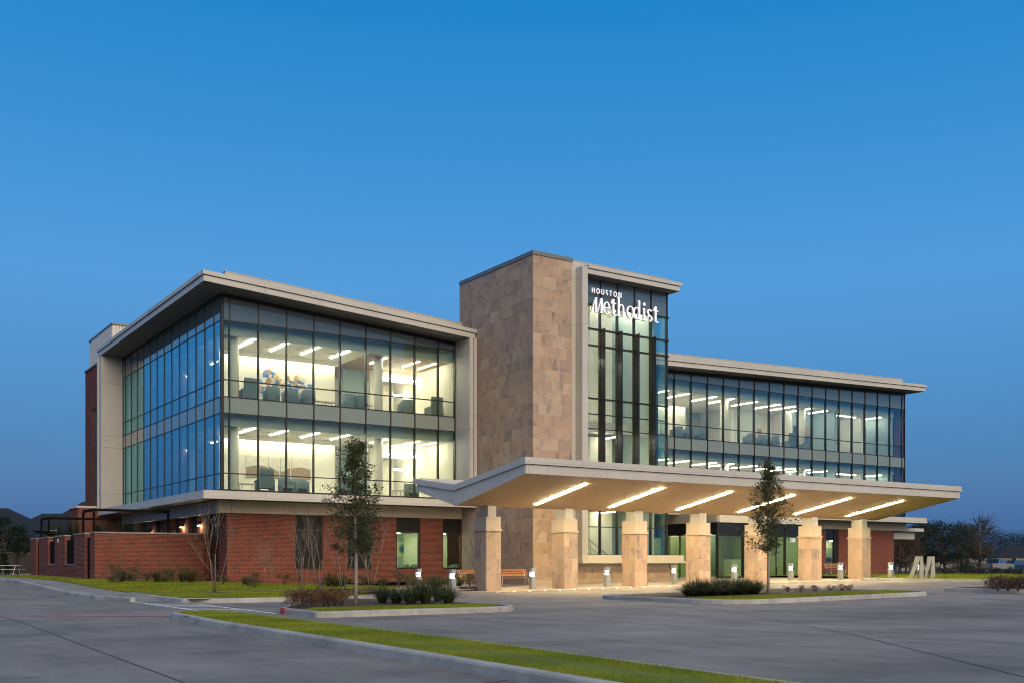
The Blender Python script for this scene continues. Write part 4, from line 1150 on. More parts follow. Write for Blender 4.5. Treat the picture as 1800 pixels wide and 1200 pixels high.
# --- light bollards
bo = thing('light_bollard', 'x', 'bollard')
mb = MB(); mb.box(-.115, .115, -.115, .115, -.05, .60); mb.box(-.125, .125, -.125, .125, -.05, .015); mb.build('post', 'bollard_metal', bo)
mb = MB(); mb.tube([(0, 0, .598), (0, 0, .64), (0, 0, .70), (0, 0, .76), (0, 0, .802)], [.105, .088, .068, .085, .105], 14); mb.build('lamp', 'lamp_bollard', bo, smooth=True)
mb = MB(); mb.box(-.115, .115, -.115, .115, .80, .98); mb.build('cap', 'bollard_metal', bo)
mb = MB()
for sx in (-1, 1): mb.box(sx * .108 - .005, sx * .108 + .005, .098, .108, .60, .80)
mb.build('lamp_rod', 'bollard_metal', bo)
freeze(bo)
BOL = [((736, 1034), 'grey light bollard behind the ornamental grass, farthest from the canopy columns'), ((795.5, 1041), 'grey light bollard just outside the first stone column'),
       ((936, 1035), 'grey light bollard between the first and second stone columns'), ((1067, 1031), 'grey light bollard between the second and third stone columns'),
       ((1185, 1026.5), 'grey light bollard between the third and fourth stone columns'), ((1291, 1024), 'grey light bollard behind the feathery grass hedge, between fourth and fifth columns'),
       ((1390, 1020), 'grey light bollard between the fifth and sixth stone columns'), ((1477.5, 1018.5), 'grey light bollard between the sixth and seventh stone columns'),
       ((1566, 1018.5), 'grey light bollard on the lawn edge just past the last stone column'), ((1617, 1019), 'grey light bollard standing in front of the metal letter sculpture')]
for i, ((u, v), lab) in enumerate(BOL):
    x, y, z = at(u, v)
    o = bo if i == 0 else copy_tree(bo, TM(x, y, z))
    if i == 0: o.matrix_basis = TM(x, y, z)
    o['label'] = lab; o['group'] = 'light bollards along the drop-off'
# --- benches
be = thing('park_bench', 'x', 'bench')
L = 1.0
for k in range(4): mb = MB(); mb.box(-L, L, -.04 + k * .115, .055 + k * .115, .415, .445); mb.build('seat_slat', 'bench_wood', be)
for k in range(3):
    z = .53 + k * .125; y = .445 + k * .045
    mb = MB(); mb.hexa([(-L, y, z), (L, y, z), (L, y + .03, z - .008), (-L, y + .03, z - .008), (-L, y + .037, z + .10), (L, y + .037, z + .10), (L, y + .067, z + .092), (-L, y + .067, z + .092)]); mb.build('back_slat', 'bench_wood', be)
for sx in (-.82, .82):
    mb = MB(); mb.tube([(sx, -.02, .0), (sx, .05, .40)], .024, 8); mb.tube([(sx, .46, 0), (sx, .36, .40), (sx, .47, .62), (sx, .58, .86)], .022, 8); mb.tube([(sx, .0, .405), (sx, .42, .40)], .022, 8); mb.build('leg', 'bench_metal', be, smooth=True)
    mb = MB(); mb.tube([(sx, .0, .42), (sx, -.02, .62), (sx, .45, .64)], .018, 8); mb.build('armrest', 'bench_metal', be, smooth=True)
freeze(be)
for i, (u, v, dx, lab) in enumerate(((812, 43.9, 1.0, 'slatted wooden bench half hidden behind the first stone column'), (878, 43.9, 1.0, 'slatted wooden bench against the base of the stone tower'),
                                     (1474, 50.3, .0, 'slatted wooden bench by the window with the gilt framed seascape'))):
    x, y, z = onY(u, v)[0], v, 0; z = G(x, y) + .012; M = TM(x + dx, y, z)
    o = be if i == 0 else copy_tree(be, M)
    o.matrix_basis = M; o['label'] = lab; o['group'] = 'slatted benches under the canopy'
# --- metal letter sculpture on the lawn
x, y, z = at(1599, 1015.5, .12)
ms = thing('letter_sculpture', 'free standing brushed metal letter M on the lawn', 'sculpture', (x, y, z))
mR = Matrix.Translation((x, y, z)) @ Matrix.Rotation(R(-40), 4, 'Z') @ Matrix.Translation((-x, -y, -z))
fn = lambda p, t: (x + p[0], y + t, z + p[1])
for pl, nm in (([(0, 0), (.16, 0), (.60, 1.18), (.36, 1.18)], 'slanted_stroke'), ([(.50, .02), (.74, .02), (.70, 1.18), (.57, 1.18)], 'stem'), ([(.76, .02), (.86, .02), (1.22, 1.18), (.98, 1.18)], 'slanted_stroke'), ([(1.08, .02), (1.34, .02), (1.30, 1.18), (1.17, 1.18)], 'stem')):
    mb = MB(); o_ = 0 if nm == 'stem' else .006; mb.prism(pl[::-1], fn, .0 + o_, .24 - o_); mb.build(nm, 'steel_brushed', ms, mR)
for a, b in ((-.08, .26), (.42, .82), (.98, 1.46)): mb = MB(); mb.box(x + a, x + b, y - .01, y + .25, z - .03, z + .022); mb.build('serif_foot', 'steel_brushed', ms, mR)

# --- garden wall, gate and openings
gw = thing('garden_wall', 'long red brick garden wall with stone coping and tall slot openings', 'wall', (12, 58, 0))
def gwall(x0, x1, y0, y1, z1=2.78, z0=-.1, cap=True):
    B('brick_wall', 'brick', gw, x0, x1, y0, y1, z0, z1)
    if cap: B('coping', 'walk_concrete', gw, x0 - .03, x1 + .03, y0 - .03, y1 + .03, z1, z1 + .075)
gwall(11.95, 17.58, 56.0, 56.3); gwall(11.953, 12.25, 56.32, 57.1)
for a, b in ((58.33, 61.07), (63.6, 66.55), (68.7, 71.75), (72.8, 74.8)): gwall(11.95, 12.25, a, b)
for a, b in ((61.07, 63.6), (66.55, 68.7)):
    gwall(11.955, 12.25, a, b, 1.15, -.1, False); B('sill', 'walk_concrete', gw, 11.93, 12.28, a, b, 1.15, 1.20)
    B('screen_panel', 'screen_black', gw, 12.08, 12.12, a, b, 1.20, 2.55)
for a, b in ((57.12, 58.31), (71.77, 72.78)):
    B('gate_leaf', 'screen_black', gw, 12.08, 12.12, a, b, .30, 2.60)
B('door_chime', 'white_vinyl', gw, 11.91, 11.95, 65.4, 65.55, 2.45, 2.65)
# --- pergola frames in the court
def frame3(label, X0, X1, Y, z, sec=.11):
    p = thing('pergola_frame', label, 'pergola', (X0, Y, 0))
    B('post', 'screen_black', p, X0, X0 + sec, Y, Y + sec, 0, z); B('post', 'screen_black', p, X1 - sec, X1, Y, Y + sec, 0, z)
    B('beam', 'screen_black', p, X0, X1, Y - .003, Y + sec + .003, z, z + .14)
    B('post', 'screen_black', p, X0, X0 + sec, Y + 2.6, Y + 2.6 + sec, 0, z); B('beam', 'screen_black', p, X0 + .003, X0 + sec - .003, Y + sec, Y + 2.6, z, z + .14)
frame3('black steel pergola frame rising just behind the brick garden wall', 12.4, onY(298, 58.5)[0], 58.5, 4.02)
frame3('black steel pergola frame at the far end of the garden court', 12.4, 16.9, 71.2, 4.02)
# --- wall lamps on the court piers
for i, (yy, lab) in enumerate(((56.65, 'lit wall lamp on the pier beside the brick corner'), (59.9, 'lit wall lamp on the second brick pier of the garden court'), (66.7, 'lit wall lamp low behind the plants in the garden court'), (70.8, 'lit wall lamp deepest in the garden court'))):
    zz = 3.30 if i < 2 else 3.15
    l_ = thing('wall_lamp', lab, 'lamp', (17.5, yy, zz), 'wall lamps in the garden court')
    mb = MB(); mb.tube([(17.46, yy, zz), (17.46, yy, zz + .26)], .075, 12); mb.box(17.52, 17.60, yy - .04, yy + .04, zz + .06, zz + .2); mb.build('housing', 'steel_dark', l_)
    mb = MB(); mb.tube([(17.46, yy, zz - .03), (17.46, yy, zz - .004)], .062, 12); mb.build('lens', 'lamp_wall', l_)
# ================================================================== FURNITURE SEEN THROUGH THE GLASS
ch = thing('armchair', 'x', 'chair')
mb = MB(); mb.box(-.30, .30, -.28, .30, .30, .46); mb.build('seat', 'chair_fabric', ch)
mb = MB(); n = 10
pts = [(.36 * math.cos(R(180 + 180 * k / n)), -.02 + .36 * math.sin(R(180 + 180 * k / n))) for k in range(n + 1)]
pts = [(-.36, .30)] + pts + [(.36, .30)]
vs = []
for k, (px, py) in enumerate(pts):
    e = 1 - abs(k / (len(pts) - 1) * 2 - 1); top = .64 + .20 * ss(e * 2)
    s = .86
    vs += [(px, py, .12), (px, py, top), (px * s, py * s if py < .25 else py, top - .02), (px * s, py * s if py < .25 else py, .12)]
m = len(pts)
mb.add(vs, [(4 * k + a, 4 * (k + 1) + a, 4 * (k + 1) + (a + 1) % 4, 4 * k + (a + 1) % 4) for k in range(m - 1) for a in range(4)] + [(0, 1, 2, 3), (4 * m - 1, 4 * m - 2, 4 * m - 3, 4 * m - 4)])
mb.build('backrest', 'chair_fabric', ch, smooth=True)
for sx in (-.28, .28):
    for sy in (-.24, .26): mb = MB(); mb.tube([(sx, sy, 0), (sx * .95, sy * .95, .31)], .018, 6); mb.build('leg', 'chair_wood', ch)
freeze(ch)
rc = thing('recliner', 'x', 'chair')
mb = MB(); mb.box(-.34, .34, -.2, .42, .22, .48); mb.build('seat', 'chair_fabric', rc)
mb = MB(); mb.prism([(-.22, .25), (-.06, .30), (-.14, 1.02), (-.20, 1.12), (-.30, 1.12), (-.36, 1.0)], lambda p, t: (t, p[0], p[1]), -.30, .30); mb.build('backrest', 'chair_fabric', rc)
for sx in (-.37, .31): mb = MB(); mb.prism([(-.3, .1), (.42, .1), (.42, .58), (-.25, .64)], lambda p, t: (t, p[0], p[1]), sx, sx + .06); mb.build('armrest', 'chair_fabric', rc)
mb = MB(); mb.box(-.3, .3, -.2, .35, 0, .12); mb.build('base', 'chair_wood', rc)
freeze(rc)
first = {}
def put(proto, u, Y, f, rz, lab, grp, s=1.0):
    X = onY(u, Y)[0]; M = TM(X, Y, f, rz, s)
    if proto.name not in first: first[proto.name] = 1; o = proto; o.matrix_basis = M
    else: o = copy_tree(proto, M)
    o['label'] = lab; o['group'] = grp
g3, g2, gr3, gr2 = 'armchairs on the top floor by the west wing window', 'armchairs on the middle floor by the west wing window', 'armchairs on the top floor by the east wing window', 'recliners by the windows'
for u in (478, 511, 541, 612, 633, 714): put(ch, u, 53.55, 9.69, 0.0, 'grey tub armchair with its back to the top floor west wing window', g3, 1.12)
for u in (502, 528, 722, 610): put(ch, u, 53.9, 4.98, math.pi, 'grey tub armchair inside the middle floor west wing window', g2, 1.1)
for u in (1190, 1209, 1230, 1318, 1338, 1360): put(ch, u, 53.55, 9.69, 0.0, 'grey tub armchair with its back to the top floor east wing window', gr3, 1.12)
for u, f, lab in ((438, 9.69, 'high backed grey recliner near the wall sculpture'), (466, 4.98, 'high backed grey recliner on the middle floor near the glass corner'), (1389, 9.69, 'high backed grey recliner on the top floor of the east wing, upright'), (764, 9.69, 'dark high backed recliner beside the portal leg')):
    put(rc, u, 53.6, f, 0.0, lab, gr2, 1.15)
put(rc, 1415, 53.7, 9.69, R(75), 'high backed grey recliner turned sideways in the east wing window', gr2, 1.15)
for u, f, w, lab in ((563, 9.69, .55, 'low white side table beside the tub armchairs'), (580, 9.69, .5, 'small low white table near the wall sculpture'), (645, 9.69, .5, 'white side table between armchairs and round column'), (434, 4.98, .8, 'white box table on the middle floor at the glass corner'), (700, 4.98, .6, 'white box table on the middle floor near the portal leg'), (1245, 9.69, .5, 'white side table at the end of the east wing chairs')):
    X = onY(u, 53.7)[0]; t_ = thing('side_table', lab, 'table', (X, 53.7, f))
    mb = MB(); mb.box(X - w / 2, X + w / 2, 53.45, 53.95, f + .42, f + .47); mb.build('top', 'table_white', t_)
    for sx in (-1, 1):
        for sy in (53.49, 53.91): mb = MB(); mb.box(X + sx * (w / 2 - .05) - .02, X + sx * (w / 2 - .05) + .02, sy - .02, sy + .02, f, f + .42); mb.build('leg', 'table_white', t_)
# wall sculpture
ws = thing('wall_sculpture', 'cluster of folded blue, tan and white petals on the lit wall', 'sculpture', (21.5, 56.9, 11.5))
r5 = random.Random(5)
for k in range(26):
    t_ = k / 25.0; u = 448 + 96 * t_; hgt = math.sin(math.pi * min(1, t_ * 1.05)) * 1.0
    X = onY(u, 56.8)[0]; Z = 11.05 + r5.uniform(0, 1) * (.35 + .75 * hgt); r0 = r5.uniform(.22, .34)
    a0 = r5.uniform(0, 6.28); mb = MB()
    nn_ = 9; ring = [(X + r0 * 1.1 * math.cos(a0 + 2 * math.pi * q / nn_), 56.78 - r5.uniform(.0, .12), Z + r0 * math.sin(a0 + 2 * math.pi * q / nn_)) for q in range(nn_)]
    vs = [(X, 56.62, Z)] + ring + [(X, 56.98, Z)]
    for q in range(nn_):
        mb.cur = (0 if q < 3 else 1 if q < 6 else 2); mb.add([vs[0], vs[1 + q], vs[1 + (q + 1) % nn_], vs[-1]], [(0, 1, 2), (3, 2, 1)])
    mb.build('petal', ['art_blue', 'art_white', 'art_tan'], ws)
for k, (u0, u1) in enumerate(((433, 470), (473, 491), (494, 510), (513, 546))):
    xa, xb = onY(u0, 56.9)[0], onY(u1, 56.9)[0]
    p_ = thing('wall_panel', 'cream wall panel with a brown wave, on the middle floor', 'artwork', (xa, 56.9, 6.4), 'wave panels on the middle floor wall')
    B('board', 'art_white', p_, xa, xb, 56.93, 56.99, 6.05, 7.3)
    mb = MB(); n = 12
    top = [(xa + (xb - xa) * q / n, 6.62 + .14 * math.sin(2.2 * k + 2.6 * q / n)) for q in range(n + 1)]
    mb.prism(([(xa, 6.05), (xb, 6.05)] + top[::-1])[::-1], lambda p, t: (p[0], t, p[1]), 56.915, 56.932); mb.build('wave', 'chair_wood', p_)
# paintings behind ground floor windows
m, n, l, out = mat('abstract_print')
p = pbsdf(n, l, out, (.5, .5, .5), .6); tc = n.new('ShaderNodeTexCoord'); mp_ = mapping(n, l, tc.outputs['Generated'], (1, 1, 1), (0, 0, 0), (-.5, -.5, -.5))
gd = n.new('ShaderNodeVectorMath'); gd.operation = 'LENGTH'; sxyz = n.new('ShaderNodeSeparateXYZ'); l.new(mp_, sxyz.inputs[0]); cxyz = n.new('ShaderNodeCombineXYZ'); l.new(sxyz.outputs[0], cxyz.inputs[0]); l.new(sxyz.outputs[2], cxyz.inputs[1]); l.new(cxyz.outputs[0], gd.inputs[0])
rp = ramp(n, l, gd.outputs['Value'], [(.05, (.06, .04, .16)), (.20, (.04, .10, .45)), (.32, (.05, .32, .30)), (.42, (.55, .50, .10)), (.5, (.65, .62, .5))]); l.new(rp.outputs[0], p.inputs['Base Color'])
m, n, l, out = mat('seascape_print')
p = pbsdf(n, l, out, (.5, .5, .5), .6); tc = n.new('ShaderNodeTexCoord'); sxyz = n.new('ShaderNodeSeparateXYZ'); l.new(tc.outputs['Generated'], sxyz.inputs[0])
rp = ramp(n, l, sxyz.outputs[2], [(0, (.03, .05, .08)), (.28, (.08, .14, .18)), (.34, (.40, .46, .40)), (1, (.30, .42, .46))]); l.new(rp.outputs[0], p.inputs['Base Color'])
xa, xb = onY(697, 55.55)[0], onY(721, 55.55)[0]
pa = thing('painting', 'square abstract painting in blue, green and yellow behind the ground floor window', 'painting', (xa, 55.5, 1.7))
B('canvas', 'abstract_print', pa, xa + .05, xb - .05, 55.52, 55.56, 1.70, 2.45); B('frame', 'art_white', pa, xa, xb, 55.55, 55.59, 1.64, 2.51)
xa, xb = onY(1449, 54.5)[0], onY(1462, 54.5)[0]
pa = thing('painting', 'gilt framed seascape behind the window past the entrance', 'painting', (xa, 54.5, 1.3))
B('canvas', 'seascape_print', pa, xa + .10, xb - .10, 54.50, 54.53, 1.42, 2.32); B('frame', 'frame_gold', pa, xa, xb, 54.52, 54.58, 1.32, 2.42)
for u, lab in ((703, 'dark office chair under the abstract painting'), (724, 'dark office chair in the corner beyond the abstract painting'), (791, 'dark office chair behind the last brick wing window')):
    X = onY(u, 54.6)[0]; o = copy_tree(ch, TM(X, 54.3, .25, 0.2, 1.1)); o['label'] = lab; o['group'] = 'chairs behind the ground floor windows'

# ================================================================== PLANTS
def leaf_quads(mb, c, n, spread, size, rng, flat=.7, droop=0.0):
    for _ in range(n):
        p = Vector((rng.gauss(0, spread), rng.gauss(0, spread), rng.gauss(0, spread * flat))) + c
        a = Vector((rng.uniform(-1, 1), rng.uniform(-1, 1), rng.uniform(-.6, .8))).normalized(); b = a.orthogonal().normalized()
        b = (b * math.cos(rng.uniform(0, 6.28)) + a.cross(b) * math.sin(rng.uniform(0, 6.28))).normalized()
        L = size * rng.uniform(.6, 1.4); W = L * .42
        s = min(1, max(0, rng.gauss(.5, .25)))
        q = [p - a * L * .5, p + b * W * .5, p + a * L * .5, p - b * W * .5]
        k = len(mb.v); mb.v += [tuple(t) for t in q]; mb.f.append((k, k + 1, k + 2, k + 3)); mb.sh.append(s)
def young_oak(name, label, loc, H, seed, prof, nleaf=9000, leaf=.075, barkm='bark_light'):
    rng = random.Random(seed); t = thing(name, label, 'tree', loc)
    x, y, z = loc; mb = MB()
    bend = [(x + .02 * math.sin(k), y, z + H * .92 * k / 7) for k in range(8)]
    mb.tube([(x, y, z - .08)] + bend[1:], [.062, .05, .045, .04, .033, .026, .018, .008], 10)
    mb.build('trunk', barkm, t, smooth=True)
    br = MB(); cr = MB(); tips = []
    nb = 46
    for k in range(nb):
        f = (k + .5) / nb; h = prof[0][0] + (prof[-1][0] - prof[0][0]) * f
        w = 0
        for (h0, w0), (h1, w1) in zip(prof, prof[1:]):
            if h0 <= h <= h1: w = w0 + (w1 - w0) * (h - h0) / (h1 - h0)
        a = k * 2.4 + rng.uniform(-.5, .5); ln = w * rng.uniform(.45, 1.28)
        p0 = Vector((x, y, z + h * H - ln * .75)); p0.z = max(p0.z, z + prof[0][0] * H * .92)
        p1 = Vector((x + math.cos(a) * ln * .55, y + math.sin(a) * ln * .55, z + h * H - ln * .15)); p2 = Vector((x + math.cos(a) * ln, y + math.sin(a) * ln, z + h * H + ln * .22))
        br.tube([p0, p1, p2], [.016, .010, .004], 5)
        for q in range(9):
            s = .18 + .82 * q / 8.0; pp = (p0 * (1 - s) ** 2 + p1 * 2 * s * (1 - s) + p2 * s * s)
            pp += Vector((rng.gauss(0, .10), rng.gauss(0, .10), rng.gauss(0, .10)))
            tips.append((pp, .05 + .05 * rng.random()))
            if rng.random() < .3: br.tube([pp, pp + Vector((rng.gauss(0, .12), rng.gauss(0, .12), rng.uniform(.05, .25)))], [.005, .002], 4)
    br.build('branches', 'bark_dark', t)
    per = max(3, nleaf // len(tips))
    for pp, sp in tips: leaf_quads(cr, pp, int(per * rng.uniform(.4, 1.6)), sp, leaf, rng)
    cr.mi = [0] * len(cr.f)
    cr.build('crown', 'leaf_oak', t); return t
x, y, z = at(625, 1062, .12); d1 = CO * x + SI * y
young_oak('oak_tree', 'slender young oak on the planted island by the crosswalk', (x, y, z), 295 * d1 / FPX, 21, [(.34, .62), (.44, .90), (.56, .80), (.70, .54), (.84, .28), (.97, .05)], 9800)
x, y, z = at(1350, 1041, .12); d1 = CO * x + SI * y
young_oak('oak_tree', 'slender young oak in front of the canopy lights', (x, y, z), 233 * d1 / FPX, 33, [(.34, .55), (.42, .88), (.56, .82), (.70, .58), (.82, .34), (.97, .06)], 9800)

def myrtle(label, u, v, H, seed, stems=5):
    x, y, z = at(u, v, .18); rng = random.Random(seed)
    t = thing('crape_myrtle', label, 'tree', (x, y, z)); mb = MB(); tw_ = MB()
    def grow(p, d, r, ln, lev):
        q = p + d * ln * .5 + Vector((rng.gauss(0, .03), rng.gauss(0, .03), 0)); e = q + (d + Vector((0, 0, .25))).normalized() * ln * .5
        (mb if lev < 2 else tw_).tube([p, q, e], [r, r * .85, r * .65], 6 if lev < 2 else 4)
        if lev >= 3: return
        for _ in range(2 + (lev > 0) + (rng.random() < .4)):
            nd = (d + Vector((rng.gauss(0, .34), rng.gauss(0, .34), rng.uniform(.1, .5)))).normalized()
            grow(e if rng.random() < .7 else q, nd, r * .55, ln * rng.uniform(.5, .75), lev + 1)
    for k in range(stems):
        a = 6.28 * k / stems + rng.uniform(-.4, .4); sp = rng.uniform(.12, .36)
        grow(Vector((x + .06 * math.cos(a), y + .06 * math.sin(a), z - .05)), Vector((math.cos(a) * sp, math.sin(a) * sp, 1)).normalized(), rng.uniform(.014, .024), H * .46, 0)
    mb.build('trunk', 'bark_myrtle', t, smooth=True); tw_.build('branches', 'bark_myrtle', t)
    m_ = MB(); m_.tube([(x, y, z - .1), (x, y, z - .02), (x, y, z + .015)], [.95, .85, .1], 16); m_.build('mulch_ring', 'mulch', t)
for k, (u, v, H, lab) in enumerate(((378, 1040.5, 3.3, 'bare crape myrtle standing alone before the garden wall end'), (530, 1037.5, 3.0, 'bare crape myrtle before the first dark window'), (560, 1036.5, 2.7, 'thinner bare crape myrtle just right of the first dark window'),
                                    (604, 1036, 3.1, 'bare crape myrtle beside the young oak trunk'), (652, 1034.5, 2.9, 'bare crape myrtle before the second dark window'), (470, 1029, 2.1, 'small bare crape myrtle against the plain brick'), (842, 1030, 2.4, 'bare crape myrtle in shade beside the first stone column'))):
    myrtle(lab.replace('just right of', 'beyond'), u, v, H, 40 + k, 4 if H > 2.5 else 3)

def grass_clump(label, u, v, dz, h, sp, seed, mname='ornamental_blade', n=360, grp=None, w=.007, name='ornamental_grass', cat='grass clump'):
    x, y, z = at(u, v, dz); rng = random.Random(seed); t = thing(name, label, cat, (x, y, z), grp); mb = MB()
    for k in range(n):
        a = rng.uniform(0, 6.28); r0 = rng.uniform(0, .10); L = h * rng.uniform(.6, 1.15); out = sp * rng.uniform(.15, 1.9)
        p = [Vector((x + math.cos(a) * (r0 + out * f ** 1.6), y + math.sin(a) * (r0 + out * f ** 1.6), z + L * (f - .38 * f ** 3 * (out / sp)))) for f in (0, .4, .75, 1.0)]
        b = Vector((-math.sin(a), math.cos(a), 0)); ww = w * rng.uniform(.7, 1.3); s = min(1, max(0, rng.gauss(.42, .25)))
        i = len(mb.v)
        for q, f in zip(p[:3], (1, .9, .6)): mb.v += [tuple(q - b * ww * f), tuple(q + b * ww * f)]
        mb.v.append(tuple(p[3])); mb.f += [(i, i + 1, i + 3, i + 2), (i + 2, i + 3, i + 5, i + 4), (i + 4, i + 5, i + 6)]; mb.sh += [s * .7, s, min(1, s * 1.15)]
    mb.mi = [0] * len(mb.f); mb.build('blades', mname, t); return t
gA = 'ornamental grasses on the crosswalk island'
for k, (u, v, h, sp) in enumerate(((672, 1060, .70, .40), (697, 1061, .62, .45), (722, 1062, .70, .5), (748, 1061, .85, .45), (770, 1057, .95, .4), (788, 1061, .66, .42), (738, 1055, .66, .4))):
    grass_clump('arching green ornamental grass on the island with the crosswalk oak', u, v, .12, h, sp, 60 + k, grp=gA)
for k in range(11):
    u = 1212 + k * 11.5
    grass_clump('feathery green ornamental grass in the hedge before the fourth column', u, 1047.5 - k * .35 - 2.2 * (k % 2), .12, (.58 + .09 * ((k * 7) % 3)), .62, 80 + k, grp='feathery grass hedge on the canopy island', n=520)
def bush(name, label, x, y, z, r, h, seed, mname, n=500, leaf=.05, grp=None, cat='shrub'):
    rng = random.Random(seed); t = thing(name, label, cat, (x, y, z), grp); mb = MB(); st = MB()
    for k in range(9):
        a = rng.uniform(0, 6.28); e = Vector((x + math.cos(a) * r * rng.uniform(.2, .8), y + math.sin(a) * r * rng.uniform(.2, .8), z + h * rng.uniform(.6, .95)))
        st.tube([(x, y, z - .03), e], [.012, .004], 4)
    for k in range(max(6, n // 40)):
        a = rng.uniform(0, 6.28); q = math.sqrt(rng.random()) * r * .8; hh = h * (.3 + .62 * rng.random() * (1 - .35 * (q / r) ** 2))
        leaf_quads(mb, Vector((x + q * math.cos(a), y + q * math.sin(a), z + hh)), 40, r * .20, leaf, rng)
    mb.mi = [0] * len(mb.f)
    st.build('stems', 'bark_dark', t); mb.build('leaves', mname, t); return t
for k in range(9):
    u = 516 + k * 10.5; x, y, z = at(u, 1067.5 - .4 * k, .12)
    bush('low_shrub', 'low russet shrub in the clipped row on the crosswalk island', x, y, z, .36, .50, 120 + k, 'leaf_red', 640, .045, 'russet shrubs on the crosswalk island')
for k, u in enumerate((1385, 1408, 1433, 1459, 1480, 1491)):
    x, y, z = at(u, 1039.5 - .022 * (u - 1385), .12); bush('low_shrub', 'small russet shrub spaced out along the canopy island', x, y, z, .22, .24, 140 + k, 'leaf_red', 240, .04, 'small russet shrubs on the canopy island')
for k in range(8):
    u = 1745 + k * 9; x, y, z = at(u, 1035.5 + (k % 2) * 1.5, .12); bush('low_shrub', 'brown low shrub on the island at the edge of the lot', x, y, z, .48, .55, 150 + k, 'leaf_brown', 520, .06, 'brown shrubs on the outer island')
rb = random.Random(77)
BED = [(rb.uniform(196, 365), rb.uniform(1018, 1023), rb.uniform(.35, .7)) for _ in range(12)] + [(rb.uniform(395, 830), rb.uniform(1026, 1031), rb.uniform(.35, .6)) for _ in range(16)] + [(200, 1019, .9), (216, 1021, .7), (236, 1022, .8), (258, 1022, .6), (276, 1022.5, .75), (292, 1023, .6), (322, 1022, 1.0), (336, 1023, .8), (352, 1023, .75), (392, 1026, .5), (432, 1026, .5), (447, 1026, .6), (500, 1027, .55), (578, 1029, .75), (592, 1029, .6), (640, 1029.5, .6),
       (672, 1030, .55), (700, 1030.5, .8), (716, 1031, .7), (760, 1031.5, .7), (800, 1031, .8), (826, 1031, .7)]
for k, (u, v, h) in enumerate(BED):
    zone = 'at the foot of the brick garden wall' if u < 368 else 'under the plain brick before the first window' if u < 515 else 'under the first dark window' if u < 590 else 'under the second dark window' if u < 675 else 'under the lit window with the abstract painting' if u < 750 else 'by the last lit window and first column'
    if k % 3 == 2: grass_clump('yellowish tufted grass ' + zone, u, v, .22, h, .35, 200 + k, 'leaf_bed', 240, 'tufted grasses ' + zone)
    else:
        x, y, z = at(u, v, .22); bush('bed_shrub', 'loose olive shrub ' + zone, x, y, z, .36, h, 200 + k, 'leaf_bed', 420, .06, 'olive shrubs ' + zone)
for k, (u, Y, h) in enumerate(((215, 62.5, 2.7), (238, 61.5, 2.6), (180, 66, 2.9), (128, 70, 2.9), (100, 72, 2.7))):
    X = onY(u, Y)[0]; t = grass_clump('dark spiky court plant showing above the garden wall', 200, 1015, 0, 1, 1, 300 + k, n=2)
    bpy.data.objects.remove(t.children[0]) if t.children else None; bpy.data.objects.remove(t)
    t = thing('court_plant', 'dark spiky plant showing above the brick garden wall', 'plant', (X, Y, .4), 'plants in the garden court'); mb = MB(); rng = random.Random(300 + k)
    for q in range(160):
        a = rng.uniform(0, 6.28); o_ = rng.uniform(.3, 1.2); L = h * rng.uniform(.9, 1.35); b = Vector((-math.sin(a), math.cos(a), 0)) * .02; i = len(mb.v)
        p0, p1, p2 = Vector((X, Y, .4)), Vector((X + math.cos(a) * o_ * .4, Y + math.sin(a) * o_ * .4, .4 + L * .7)), Vector((X + math.cos(a) * o_, Y + math.sin(a) * o_, .4 + L))
        mb.v += [tuple(p0 - b), tuple(p0 + b), tuple(p1 - b), tuple(p1 + b), tuple(p2)]; mb.f += [(i, i + 1, i + 3, i + 2), (i + 2, i + 3, i + 4)]; mb.sh += [.3, .5]
    mb.mi = [0] * len(mb.f); mb.build('blades', 'leaf_dark', t)

# ================================================================== BEYOND THE SITE
def at_k(u, k, z=None): x, y, _ = ray(u); return x * k, y * k, (G(x * k, y * k) if z is None else z)
def big_tree(label, u, k, H, W, seed, base=.25, mname='leaf_dark', n=5200, leaf=.26, grp=None, bare=False):
    x, y, z = at_k(u, k); rng = random.Random(seed); t = thing('background_tree', label, 'tree', (x, y, z), grp); mb = MB(); cr = MB(); br = MB()
    mb.tube([(x, y, z - .3), (x + .1, y, z + H * .3), (x, y, z + H * .62)], [H * .032, H * .024, H * .012], 9); mb.build('trunk', 'bark_dark', t, smooth=True)
    cl = []
    for q in range(34):
        a = rng.uniform(0, 6.28); hh = rng.uniform(base, .97); ww = W * .5 * math.sqrt(max(.06, 1 - ((hh - .55) / .5) ** 2)) * rng.uniform(.35, 1.0)
        c = Vector((x + math.cos(a) * ww, y + math.sin(a) * ww, z + hh * H)); cl.append(c)
        p0 = Vector((x, y, z + H * min(.55, hh * .7))); br.tube([p0, (p0 + c) / 2 + Vector((0, 0, -.2)), c], [H * .010, H * .006, H * .002], 5)
        if bare:
            for w_ in range(9): br.tube([c - (c - p0) * rng.uniform(0, .5), c + Vector((rng.gauss(0, .6), rng.gauss(0, .6), rng.uniform(.1, 1.1)))], [.03, .008], 4)
    br.build('branches', 'bark_dark', t)
    for c in cl: leaf_quads(cr, c, int(n / 34 * rng.uniform(.5, 1.5)), W * .085, leaf, rng, .75)
    if n: cr.mi = [0] * len(cr.f); cr.build('crown', mname, t)
